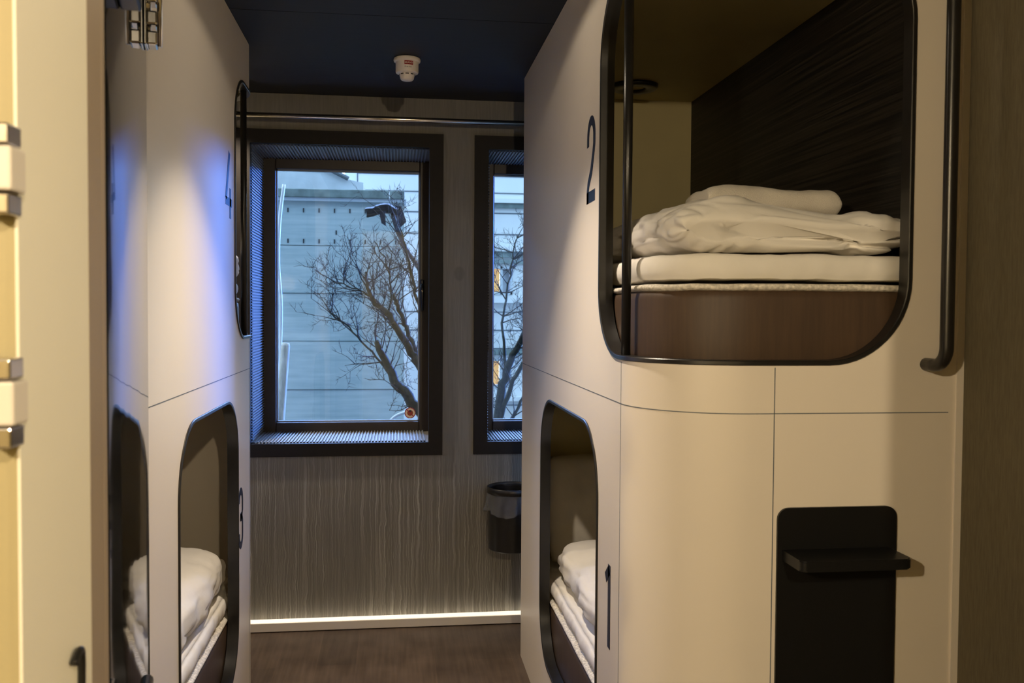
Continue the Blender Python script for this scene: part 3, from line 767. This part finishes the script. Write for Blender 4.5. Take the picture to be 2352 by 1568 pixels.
def pillow(name, label, loc, rot, sx_, sy_, sz_, mat, seed):
    bm = bmesh.new(); nu, nv = 44, 28
    for side in (1, -1):
        g = []
        for i in range(nu+1):
            row = []
            for j in range(nv+1):
                u, v = 2*i/nu-1, 2*j/nv-1
                f_ = max(0, (1-abs(u)**2.6))**.5*max(0, (1-abs(v)**2.6))**.5
                px = u*sx_/2*(1-.06*(1-f_)*abs(v)**2); py = v*sy_/2*(1-.06*(1-f_)*abs(u)**2)
                pz = side*sz_/2*f_; p = Vector((px, py, pz))
                p.z += .012*fb(p, 7, seed)*f_ - .006*f_*max(0, .2-ridge(p, 10, seed))/.2
                row.append(bm.verts.new(p))
            g.append(row)
        for i in range(nu):
            for j in range(nv):
                bm.faces.new((g[i][j], g[i+1][j], g[i+1][j+1], g[i][j+1]))
    bmesh.ops.remove_doubles(bm, verts=bm.verts, dist=.0008)
    mt = Matrix.Translation(loc) @ rot
    bmesh.ops.transform(bm, matrix=mt, verts=bm.verts)
    return tag(obj(name, bm, mat, None, True), label, 'pillow', 'bunk pillows')
pillow('pillow', 'white pillow lying behind the folded duvet in bunk 2', Vector((.98, 3.86, 1.835)), Matrix.Rotation(0, 4, 'X'), .62, .38, .13, M['duvet'], 3)
# --- bunk 1 (lower right)
mattress('brown-sided mattress filling the lower right bunk 1', .626, 1.320, 2.122, 4.05, .216, .432, RAD2)
topper('white sheeted topper on the mattress of bunk 1', .630, 1.318, 2.128, 4.045, .454, .512, [.215, .03, .03, .03], 5)
def slab_duvet(x0, x1, y0, y1, z0, z1, seed, r=.09, crown=.03, tilt=0.0):
    """soft folded duvet lying flat: rounded section swept along y"""
    sg_n = 26
    def sec(t):
        s = end_scale(t, y1-y0, r*1.25); out = []
        y = y0+(y1-y0)*t; h = (z1-z0)*(1+.10*noise.noise(Vector((y*2.2, seed, 0)))) + tilt*(t-.5)
        xx0 = x0+.016*noise.noise(Vector((y*4, seed+3, 0))); xx1 = x1
        w = xx1-xx0; cx = (xx0+xx1)/2; ww = w*(.84+.16*s); hh = h*(.25+.75*s)
        m_ = 84
        for k in range(m_):
            a = 2*PI*k/m_; ca, sa = math.cos(a), math.sin(a); e = .38
            X = cx + ww/2*math.copysign(abs(ca)**e, ca); Z = z0 + hh/2 + hh/2*math.copysign(abs(sa)**(.62), sa)
            if sa > 0: Z += crown*max(0, 1-(2*(X-cx)/ww)**2)*s
            if sa < 0: Z = max(Z, z0+.0)
            out.append((X, Z))
        return out
    bm = swept_cloth(sec, rounded_ts(60), lambda t: y0+(y1-y0)*t, 'duvet', seed, .012, .008)
    for v in bm.verts:
        if v.co.z < z0: v.co.z = z0
    return bm
tag(obj('duvet', slab_duvet(.655, 1.312, 2.35, 3.76, .517, .668, 11), M['duvet'], None, True), 'puffy white duvet lying in bunk 1 below a grey pillow', 'duvet', 'white folded duvets')
pillow('pillow', 'grey pillow standing against the end wall of bunk 1', Vector((.985, 3.93, .76)), Matrix.Rotation(math.radians(80), 4, 'X'), .66, .48, .16, M['pillow'], 6)
# --- bunk 3 (lower left)
RAD3 = [.03, .03, .225, .03]
mattress('brown-sided mattress filling the lower left bunk 3', -1.335, -.641, 2.14, 4.068, .216, .432, RAD3)
topper('white sheeted topper on the mattress of bunk 3', -1.333, -.645, 2.145, 4.062, .454, .512, [.03, .03, .215, .03], 7)
tag(obj('duvet', slab_duvet(-1.325, -.655, 2.35, 3.72, .517, .700, 21, r=.10, crown=.025), M['duvet'], None, True), 'bulky white duvet heaped in the lower left bunk 3', 'duvet', 'white folded duvets')
# --- bunk 4 (upper left)
mattress('brown-sided mattress seen through the opening of bunk 4', -1.335, -.641, 2.14, 4.068, 1.461, 1.660, RAD3)
topper('white sheeted topper in the upper left bunk 4', -1.333, -.645, 2.145, 4.062, 1.682, 1.735, [.03, .03, .215, .03], 9)
tag(obj('duvet', slab_duvet(-1.325, -.655, 2.75, 4.04, 1.741, 1.868, 31, r=.07, crown=.01), M['duvet'], None, True), 'white duvet peeking out of the upper left bunk 4', 'duvet', 'white folded duvets')

# ------------------------------------------------------------------ room fittings
# curtain rail
rod = thing('curtain_rail', 'polished steel rail across the window wall under the ceiling', 'curtain rail', (0, 4.60, 2.59))
bm = bmesh.new(); tube(bm, [(-1.38, 4.62, 2.575), (1.345, 4.62, 2.575)], .013, 18); obj('rail_tube', bm, M['brushed'], rod, True)
for x in (-1.37, 1.335):
    bm = bmesh.new(); lathe(bm, [(.026, 0), (.026, .006), (.018, .010)], (x, 4.62, 2.575), 24)
    bmesh.ops.rotate(bm, verts=bm.verts, cent=(x, 4.62, 2.575), matrix=Matrix.Rotation(PI/2 if x < 0 else -PI/2, 3, 'Y'))
    obj('end_flange', bm, M['brushed'], rod, True)
# smoke detector
dx, dy = .042, 3.985
det = thing('smoke_detector', 'white smoke alarm with a red label on the black ceiling', 'smoke detector', (dx, dy, ZC))
bm = bmesh.new(); lathe(bm, [(.050, 0), (.056, -.003), (.058, -.010), (.056, -.016), (.050, -.019)], (dx, dy, ZC), 44); flatcreases(obj('mounting_base', bm, M['plastic'], det), 35)
bm = bmesh.new(); lathe(bm, [(.049, -.019), (.049, -.060), (.047, -.064), (.034, -.068)], (dx, dy, ZC), 44); bd = flatcreases(obj('alarm_body', bm, M['plastic'], det), 30)
bm = bmesh.new(); lathe(bm, [(.033, -.067), (.032, -.076), (.029, -.088), (.024, -.094), (.012, -.097)], (dx, dy, ZC), 36); sd = flatcreases(obj('sounder', bm, M['plastic'], det), 50)
bm = bmesh.new()
for k in range(9):
    a0 = 2*PI*k/9-PI/2-.22
    for j in range(6):
        aa, ab = a0+.44*j/6, a0+.44*(j+1)/6
        q = [bm.verts.new((dx+.0338*math.cos(a_), dy+.0338*math.sin(a_), z)) for a_, z in ((aa, ZC-.0695), (ab, ZC-.0695), (ab, ZC-.0735), (aa, ZC-.0735))]; bm.faces.new(q)
obj('vent_slot', bm, M['slot'], sd)
def cyl_patch(r, a0, a1, z0, z1, n=16):
    bm = bmesh.new(); prev = None
    for k in range(n+1):
        a = a0+(a1-a0)*k/n; c = [bm.verts.new((dx+rr*math.cos(a), dy+rr*math.sin(a), z)) for rr, z in ((r, z0), (r+.0006, z0), (r+.0006, z1), (r, z1))]
        if prev:
            for i in range(4): bm.faces.new((prev[i], prev[(i+1) % 4], c[(i+1) % 4], c[i]))
        prev = c
    return bm
af = -PI/2+.06
lb = obj('label', cyl_patch(.0492, af-.30, af+.46, ZC-.038, ZC-.0215), M['red'], det); lb['label'] = 'red label'
def text_on_cyl(txt, size, zc, ac, r, mat, parent, name, squeeze=1.0):
    cu = bpy.data.curves.new(name, 'FONT'); cu.body = txt; cu.size = size; cu.align_x = 'CENTER'; cu.align_y = 'CENTER'; cu.extrude = .0002
    to = bpy.data.objects.new(name, cu); COL.objects.link(to)
    dg = bpy.context.evaluated_depsgraph_get(); me = bpy.data.meshes.new_from_object(to.evaluated_get(dg))
    bpy.data.objects.remove(to)
    bm = bmesh.new(); bm.from_mesh(me); bpy.data.meshes.remove(me)
    for v in bm.verts:
        a = ac + v.co.x*squeeze/r; rr = r + v.co.z; v.co = Vector((dx+rr*math.cos(a), dy+rr*math.sin(a), zc+v.co.y))
    return obj(name, bm, mat, parent)
tx = text_on_cyl('BRAND', .0105, ZC-.030, af+.08, .0501, M['plastic'], lb, 'lettering')
text_on_cyl('75.66.018', .0075, ZC-.0475, af+.0, .0493, M['slot'], bd, 'lettering')
# waste bin on the wall
bx_, by_ = .585, YW-.135
bn = thing('waste_bin', 'black round waste bin with a clear liner hung on the wall', 'waste bin', (bx_, by_, .418))
bm = bmesh.new(); lathe(bm, [(.02, .002), (.112, 0), (.118, .006), (.123, .30), (.119, .30), (.113, .01), (.02, .008)], (bx_, by_, .418), 56, caps=True); flatcreases(obj('bin_body', bm, M['black'], bn), 40)
bm = bmesh.new(); lathe(bm, [(.124, .288), (.1285, .290), (.1285, .318), (.124, .320), (.121, .312), (.121, .292), (.124, .288)], (bx_, by_, .418), 56, caps=False); obj('rim_ring', bm, M['black'], bn, True)
bm = bmesh.new()
def wob(a, j, h): return (.006*math.sin(9*a+j)+.004*math.sin(23*a+2*j))*(j/3)
lathe(bm, [(.119, .315), (.1255, .289), (.130, .262), (.136, .232), (.142, .205)], (bx_, by_, .418), 120, caps=False, wob=wob)
for v in bm.verts:
    if v.co.z < .418+.24: v.co.z += .014*math.sin(4*math.atan2(v.co.y-by_, v.co.x-bx_)) - .01
b_ = obj('bin_liner', bm, M['liner_bag'], bn, True); b_['label'] = 'clear plastic liner hanging over the rim'
bm = bmesh.new(); box(bm, bx_-.03, bx_+.03, YW-.016, YW-.0005, .60, .72, bev=.003); obj('wall_bracket', bm, M['black'], bn)

# round no-sign sticker on the first window's pane
st = thing('window_sticker', 'round red and cream prohibition sticker in the lower window corner', 'sticker', (.077, WD+.049, 1.047))
def disc(r0, r1, y, mat, name, n=40, a0=0, a1=2*PI):
    bm = bmesh.new(); c = Vector((.077, y, 1.047)); p_ = None
    for k in range(n+1):
        a = a0+(a1-a0)*k/n; d = Vector((math.cos(a), 0, math.sin(a))); q = (bm.verts.new(c+d*r0), bm.verts.new(c+d*r1))
        if p_: bm.faces.new((p_[0], p_[1], q[1], q[0]))
        p_ = q
    bmesh.ops.remove_doubles(bm, verts=bm.verts, dist=1e-6)
    ext = bmesh.ops.extrude_face_region(bm, geom=bm.faces[:]); bmesh.ops.translate(bm, vec=(0, .0002, 0), verts=[v for v in ext['geom'] if isinstance(v, bmesh.types.BMVert)])
    return bm
M['stickercream'] = plain('cream_sticker_paper', (.80, .62, .42), .6); M['stickerred'] = plain('crimson_print', (.34, .02, .04), .6); M['stickerrust'] = plain('rust_print', (.30, .06, .02), .6)
obj('sticker_disc', disc(.0005, .030, WD+.0490, 0, ''), M['stickercream'], st)
for k in range(4): obj('border_arc', disc(.0265, .0312, WD+.0486, 0, '', 14, PI/2*k+.05, PI/2*(k+1)-.05), M['stickerred'], st)
obj('pictogram', disc(.0004, .0165, WD+.0486, 0, '', 30), M['stickerrust'], st)
bm = bmesh.new(); box(bm, .077-.026, .077+.026, WD+.0480, WD+.0484, 1.047-.0026, 1.047+.0026)
bmesh.ops.rotate(bm, verts=bm.verts, cent=(.077, 0, 1.047), matrix=Matrix.Rotation(math.radians(45), 3, 'Y')); obj('slash_bar', bm, M['stickerred'], st)
bm = disc(.0004, .006, WD+.0478, 0, '', 20)
bmesh.ops.translate(bm, verts=bm.verts, vec=(0, 0, .011)); obj('pictogram_head', bm, M['slot'], st)

# glossy door standing open at the left
E_, H_ = Vector((-.518, 2.000)), Vector((-.366, 1.225))
dv = (E_-H_).normalized(); dn = Vector((dv.y, -dv.x))          # dn points into the aisle
if dn.x < 0: dn = -dn
dr = thing('door_1', 'glossy dark door standing ajar at the left, mirroring the bunks', 'door', (E_.x, E_.y, .01)); dr['kind'] = 'structure'
def along(s, d, z): p = E_ - dv*s + dn*d; return Vector((p.x, p.y, z))
def dbox(s0, s1, d0, d1, z0, z1, bev=0):
    bm = B(s0, s1, d0, d1, z0, z1, bev=bev)
    for v in bm.verts: v.co = along(v.co.x, v.co.y, v.co.z)
    return bm
DL = (E_-H_).length
lf = obj('door_leaf', dbox(0, DL, -.034, 0, .01, 2.60), M['doorgloss'], dr)
hg = thing and obj('hinge', dbox(.030, .085, .0, .006, 2.150, 2.46, .002), M['chrome'], dr); hg['label'] = 'chrome hinge near the door top'
for z in (2.165, 2.205, 2.250, 2.30, 2.35):
    obj('hinge_knuckle', dbox(.035, .080, .005, .026, z-.014, z+.014, .004), M['chrome'], hg)
bm = bmesh.new()
for d in (.008, .029): tube(bm, [along(.058, d, 2.153), along(.058, d, 2.46)], .0055, 12)
obj('hinge_pin', bm, M['chrome'], hg, True)
bm = bmesh.new(); tube(bm, [along(DL-.165, 0, 1.03), along(DL-.165, .022, 1.03), along(DL-.18, .026, 1.03), along(DL-.28, .026, 1.028)], .010, 12)
hd = obj('lever_handle', bm, M['chrome'], dr, True); hd['label'] = 'chrome lever handle'
bm = dbox(DL-.19, DL-.14, 0, .007, 1.005, 1.055, .003); obj('handle_rose', bm, M['chrome'], hd)
obj('door_closer', dbox(DL-.20, DL-.02, .0, .03, 2.06, 2.12, .004), M['black'], dr)['label'] = 'black closer bracket at the door top'

# latch hook on the cream jamb
lk = thing('latch_hook', 'black bent latch hook on the cream jamb', 'latch', (-.345, 1.035, 1.20))
bm = bmesh.new(); tube(bm, smoothpath([(-.342, 1.040, 1.14), (-.342, 1.042, 1.20), (-.341, 1.040, 1.240), (-.339, 1.028, 1.252), (-.340, 1.012, 1.243)], 6), .0042, 10); obj('hook_rod', bm, M['black'], lk, True)
obj('latch_plate', B(-.3458, -.3442, 1.028, 1.05, 1.05, 1.17, bev=.0006), M['brushed'], lk)
# hinge blocks on the wall at the far left edge
for i, z in enumerate((1.745, 1.535)):
    hb = thing('wall_hinge', ('upper' if i == 0 else 'lower')+' pale metal hinge block on the yellow wall at the left edge', 'hinge', (-.352, .875, z), 'hinge blocks on the yellow wall')
    bm = bmesh.new(); box(bm, -.372, -.3385, .862, .8965, z-.020, z+.020, bev=.003); obj('hinge_barrel', bm, M['trunk'], hb)
    for dz in (-.031, .031):
        bm = bmesh.new(); box(bm, -.372, -.3425, .865, .8965, z+dz-.0095, z+dz+.0095, bev=.002); obj('hinge_knuckle', bm, M['brushed'], hb)

# ------------------------------------------------------------------ outside
structure(obj('ground', B(-25, 25, 5.3, 45, -4.3, -4.0), M['ground']), 'street below', 'ground')
# concrete wall of the house opposite
cb = thing('concrete_building', 'board-marked concrete building with slots, filling the left window', 'building', (-4, 11, -4))
lv = [-4, -3.4, -2.8, -2.2, -1.62, -1.04, -.46, .116, .688, 1.262, 1.826, 2.392]
bm = bmesh.new()
for a, b in zip(lv, lv[1:]): box(bm, -9, .087, 11.0+.012*(lv.index(a) % 2), 13, a+.008, b-.008)
box(bm, -9, .07, 11.03, 13, -4, 2.39); box(bm, -9, .087, 11.0, 13, 2.392, 2.91)
obj('concrete_wall', bm, M['concrete'], cb)
bm = bmesh.new(); x = -9
while x < .05:
    w_ = min(random.uniform(1.1, 2.2), .095-x); box(bm, x+.006, x+w_-.006, 10.93, 13.1, 2.945, 3.045, bev=.01); x += w_
obj('parapet_cap', bm, M['cap'], cb)
obj('flashing', B(-9, .11, 10.95, 11.2, 2.905, 2.945), M['flashing'], cb)
for x, z in [(-.179*k-.013, z) for z in (2.80, 2.44) for k in range(8)] + [(-.71, 2.545)]:
    obj('drain_slot', B(x-.007, x+.007, 10.994, 11.02, z-.025, z+.025), M['slot'], cb)
# grey gabled house further back on the left
gb = thing('gabled_building', 'weathered grey gabled wall behind the concrete building', 'building', (-3, 14, -4))
bm = bmesh.new(); pr = [(-9, -4), (-.5, -4), (-.5, 3.55), (-.77, 3.60), (-1.06, 3.74), (-4.5, 5.4), (-9, 5.4)]
a = [bm.verts.new((x, 14.0, z)) for x, z in pr]; b = [bm.verts.new((x, 15.2, z)) for x, z in pr]
for k in range(len(pr)): bm.faces.new((a[k], a[(k+1) % len(pr)], b[(k+1) % len(pr)], b[k]))
bm.faces.new(a[::-1]); bm.faces.new(b); obj('gable_wall', bm, M['gable'], gb)
bm = bmesh.new(); tube(bm, [(-.72, 13.95, 3.60), (-1.06, 13.95, 3.765), (-4.5, 13.95, 5.43)], .035, 8); obj('verge_board', bm, M['joint'], gb)
bm = bmesh.new(); tube(bm, [(-2.3, 13.9, 3.62), (-1.78, 13.9, 3.36), (-1.5, 13.9, 3.25)], .05, 8); obj('ledge', bm, M['cap'], gb)
# white clad block behind
wb = thing('clad_building', 'white panelled office block with lit windows behind the trees', 'building', (4, 16, -4))
WINS = [(1.25, 2.02, 1.93, 2.42), (1.25, 2.02, .30, .80), (1.25, 2.02, -1.4, -.8), (2.5, 3.6, 1.93, 2.42), (2.5, 3.6, .30, .80)]
bm = bmesh.new(); X0, X1 = -.885, 5.5
hz = sorted({-4, 4.7} | {w[2] for w in WINS} | {w[3] for w in WINS})
for a, b in zip(hz, hz[1:]):
    cuts = sorted([(w[0], w[1]) for w in WINS if w[2] <= a+1e-6 and w[3] >= b-1e-6]); x = X0
    for c0, c1 in cuts: box(bm, x, c0, 16.0, 17.5, a, b); x = c1
    box(bm, x, X1, 16.0, 17.5, a, b)
obj('clad_wall', bm, M['cladding'], wb)
bm = bmesh.new()
for z in (3.995, 3.70, 3.35, 2.98, 1.62, 1.30, .98, -.02, -.45, -.9): box(bm, -.66, X1, 15.99, 16.01, z-.010, z+.010)
for x in (-.672, 1.30, 3.2): box(bm, x-.009, x+.009, 15.99, 16.01, 3.0 if x > 0 else -4, 4.7)
obj('panel_joint', bm, M['joint'], wb)
bm = bmesh.new()
for z in (3.52, 2.68, 1.78, .06): box(bm, .9, X1, 15.86, 16.0, z, z+.07)
obj('ledge', bm, M['cladding'], wb)
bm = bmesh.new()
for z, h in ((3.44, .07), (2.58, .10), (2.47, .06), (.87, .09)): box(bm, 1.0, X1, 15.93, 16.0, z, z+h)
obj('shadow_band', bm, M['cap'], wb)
for i, (a, b, c, d) in enumerate(WINS):
    fr = bmesh.new(); t_ = .04
    for q in ((a, a+t_, c, d), (b-t_, b, c, d), (a, b, c, c+t_), (a, b, d-t_, d), (a+(b-a)*.72, a+(b-a)*.72+t_, c, d)): box(fr, q[0], q[1], 15.97, 16.06, q[2], q[3])
    f = obj('office_window', fr, M['flashing'], wb)
    obj('lit_room', B(a+t_, a+(b-a)*.72, 16.10, 16.12, c+t_, d-t_), M['lit_window'], f)
    obj('blind', B(a+(b-a)*.72+t_, b-t_, 16.10, 16.12, c+t_, d-t_), M['gable'], f)
    obj('cupboard', B(a+.16+.2*(i % 2), a+.42, 16.07, 16.10, c+t_, c+.16), M['lit_wood'] if i % 2 else M['slot'], f)

# bare trees
def tree(label, limbs, seed, loc, tw=1.0, levels=3):
    rng = random.Random(seed)
    root = thing('bare_tree', label, 'tree', loc, 'bare trees across the street')
    tb = bmesh.new(); wbm = bmesh.new()
    def twig(p, d, L, r, lev):
        n = 4; pts = [p]; q = Vector(p); dd = Vector(d)
        for k in range(n):
            dd = (dd + Vector((rng.uniform(-.28, .28), rng.uniform(-.2, .2), rng.uniform(-.16, .30)))).normalized(); q = q + dd*L/n; pts.append(Vector(q))
        tube(wbm, pts, [r*(1-.75*k/n) for k in range(n+1)], 4, False)
        if lev > 0:
            for _ in range(rng.choice((2, 3, 3, 4))):
                k = rng.randint(1, n); ax = Vector((rng.uniform(-1, 1), rng.uniform(-.5, .5), rng.uniform(-.6, 1))).normalized()
                nd = (dd*.75 + ax*.75).normalized(); twig(pts[k], nd, L*rng.uniform(.42, .68), max(.0020, r*.55), lev-1)
    for pts, r0, r1, dens in limbs:
        sp_ = [Vector(p) for p in smoothpath(pts, 6)]; n = len(sp_)
        for k in range(1, n-1): sp_[k] += Vector((rng.uniform(-1, 1), rng.uniform(-1, 1), rng.uniform(-1, 1)))*.012
        tube(tb, sp_, [r0+(r1-r0)*k/(n-1) for k in range(n)], 8)
        for _ in range(dens):
            k = rng.randint(n//4, n-1); t = (sp_[min(n-1, k+1)]-sp_[max(0, k-1)]).normalized()
            sd_ = Vector((rng.uniform(-1, 1), rng.uniform(-.6, .6), rng.uniform(-.4, 1))).normalized()
            twig(sp_[k], (t*.6+sd_*.8).normalized(), rng.uniform(.28, .55)*tw, .007, levels)
    obj('trunk', tb, M['bark'], root, True); o = obj('twigs', wbm, M['twig'], root, True); o['kind'] = 'stuff'
def P9(x, z, y=9.0): return (x, y, z)
# trunk stands behind the pier between the windows
tree('bare mossy tree with pruned limbs leaning into the left window', [
    ([P9(1.05, -4), P9(.95, -2.0), P9(.80, -.3), P9(.58, .18), P9(.25, .62), P9(.0, .92), P9(-.12, 1.16), P9(-.20, 1.33)], .10, .026, 16),
    ([P9(.80, -.3), P9(.62, .55), P9(.30, 1.0), P9(.14, 1.22), P9(-.07, 1.58), P9(-.25, 1.76), P9(-.30, 2.0)], .065, .012, 22),
    ([P9(.30, .98, 9.05), P9(.18, 1.25, 9.1), P9(.08, 1.50, 9.15), P9(.0, 1.70, 9.1), P9(-.04, 1.78, 9.1)], .030, .018, 10),
    ([P9(.62, .55, 8.9), P9(.46, 1.0, 8.9), P9(.30, 1.45, 8.9), P9(.18, 1.80, 8.9), P9(.10, 2.15, 8.9), P9(.04, 2.4, 8.9)], .030, .007, 18),
    ([P9(.0, .92, 9.05), P9(-.16, 1.12, 9.1), P9(-.42, 1.42, 9.1), P9(-.64, 1.60, 9.1)], .014, .006, 10),
    ([P9(-.25, 1.76), P9(-.40, 1.84), P9(-.62, 1.90)], .010, .005, 7),
    ([P9(-.07, 1.58), P9(-.05, 1.85), P9(-.10, 2.10), P9(-.22, 2.3)], .011, .005, 8),
    ], 3, (1.05, 9, -4), .85)
tree('bare branching tree in front of the lit office windows', [
    ([(1.05, 9.6, -4), (1.05, 9.6, -1.5), (1.06, 9.6, .4), (1.16, 9.6, .98), (1.32, 9.6, 1.34), (1.55, 9.6, 1.75), (1.72, 9.6, 2.1)], .07, .014, 26),
    ([(1.06, 9.6, .4), (1.22, 9.5, .9), (1.42, 9.5, 1.22), (1.60, 9.5, 1.45)], .03, .012, 16),
    ([(1.16, 9.6, .98), (1.12, 9.7, 1.5), (1.20, 9.7, 2.0), (1.27, 9.7, 2.45)], .018, .005, 20),
    ([(1.05, 9.6, .1), (1.28, 9.6, .60), (1.45, 9.6, .95), (1.68, 9.6, 1.2)], .02, .008, 14),
    ], 12, (1.05, 9.6, -4), .8)
# leaning pole with a torn canopy
lp = thing('torn_canopy', 'torn black canopy on a leaning pole before the concrete wall', 'canopy', (.75, 10.4, -4))
bm = bmesh.new(); tube(bm, smoothpath([(.75, 10.4, -4), (.62, 10.4, 0), (.50, 10.4, 1.55), (.26, 10.4, 2.08), (.10, 10.4, 2.33), (.0, 10.4, 2.55), (-.05, 10.4, 2.72)], 5), [.024]*5*6+[.020], 8); obj('leaning_pole', bm, M['tarp'], lp, True)
bm = bmesh.new(); rng = random.Random(4); g = []
for i in range(19):
    row = []
    for j in range(9):
        u, v = i/18, j/8-.5
        x = -.345+.36*u; z = 2.765+.055*math.sin(PI*min(1, u*1.05)**1.6)-.20*v*v-.05*v+.02*noise.noise(Vector((u*7, v*6, 2)))
        row.append(bm.verts.new((x+.015*noise.noise(Vector((v*6, u*4, 7))), 10.4+v*.42, z)))
    g.append(row)
for i in range(18):
    for j in range(8): bm.faces.new((g[i][j], g[i+1][j], g[i+1][j+1], g[i][j+1]))
r_ = bmesh.ops.solidify(bm, geom=bm.faces[:], thickness=.02); obj('canopy_cloth', bm, M['tarp'], lp, True)
bm = bmesh.new()
for pr in ([(-.02, 2.80), (.05, 2.79), (.105, 2.62), (.03, 2.545)], [(-.20, 2.74), (-.13, 2.73), (-.12, 2.57), (-.17, 2.60)]):
    a = [bm.verts.new((x, 10.30, z)) for x, z in pr]; b = [bm.verts.new((x, 10.33, z)) for x, z in pr]
    for k in range(4): bm.faces.new((a[k], a[(k+1) % 4], b[(k+1) % 4], b[k]))
    bm.faces.new(a[::-1]); bm.faces.new(b)
obj('torn_flap', bm, M['tarp'], lp)
# weathered post, thin white pipe, white hose
bm = bmesh.new(); tube(bm, [(-1.32, 9.0, -4), (-1.20, 9.0, -.3), (-1.115, 9.0, .55), (-1.06, 9.0, 1.28), (-1.055, 9.0, 1.31)], [.055, .05, .045, .042, .032], 10)
tag(obj('wooden_post', bm, M['driftwood'], None, True), 'weathered grey wooden post leaning at the left of the window', 'post')
bm = bmesh.new(); tube(bm, smoothpath([(-1.36, 9.1, -4), (-1.24, 9.1, -.3), (-1.13, 9.1, 1.0), (-1.12, 9.1, 1.30), (-1.115, 9.1, 1.7), (-1.14, 9.1, 2.1), (-1.125, 9.1, 2.5), (-1.085, 9.1, 2.84)], 6), .016, 8)
tag(obj('white_pipe', bm, M['whitepipe'], None, True), 'thin white pipe rising above the weathered post', 'pipe')
bm = bmesh.new(); tube(bm, smoothpath([(-.10, 9.4, -4), (-.14, 9.4, -.8), (-.13, 9.4, .3), (-.06, 9.4, .50), (.08, 9.4, .585), (.30, 9.4, .60), (.5, 9.4, .55)], 8), .016, 8)
tag(obj('white_hose', bm, M['whitepipe'], None, True), 'white hose arching behind the round window sticker', 'hose')
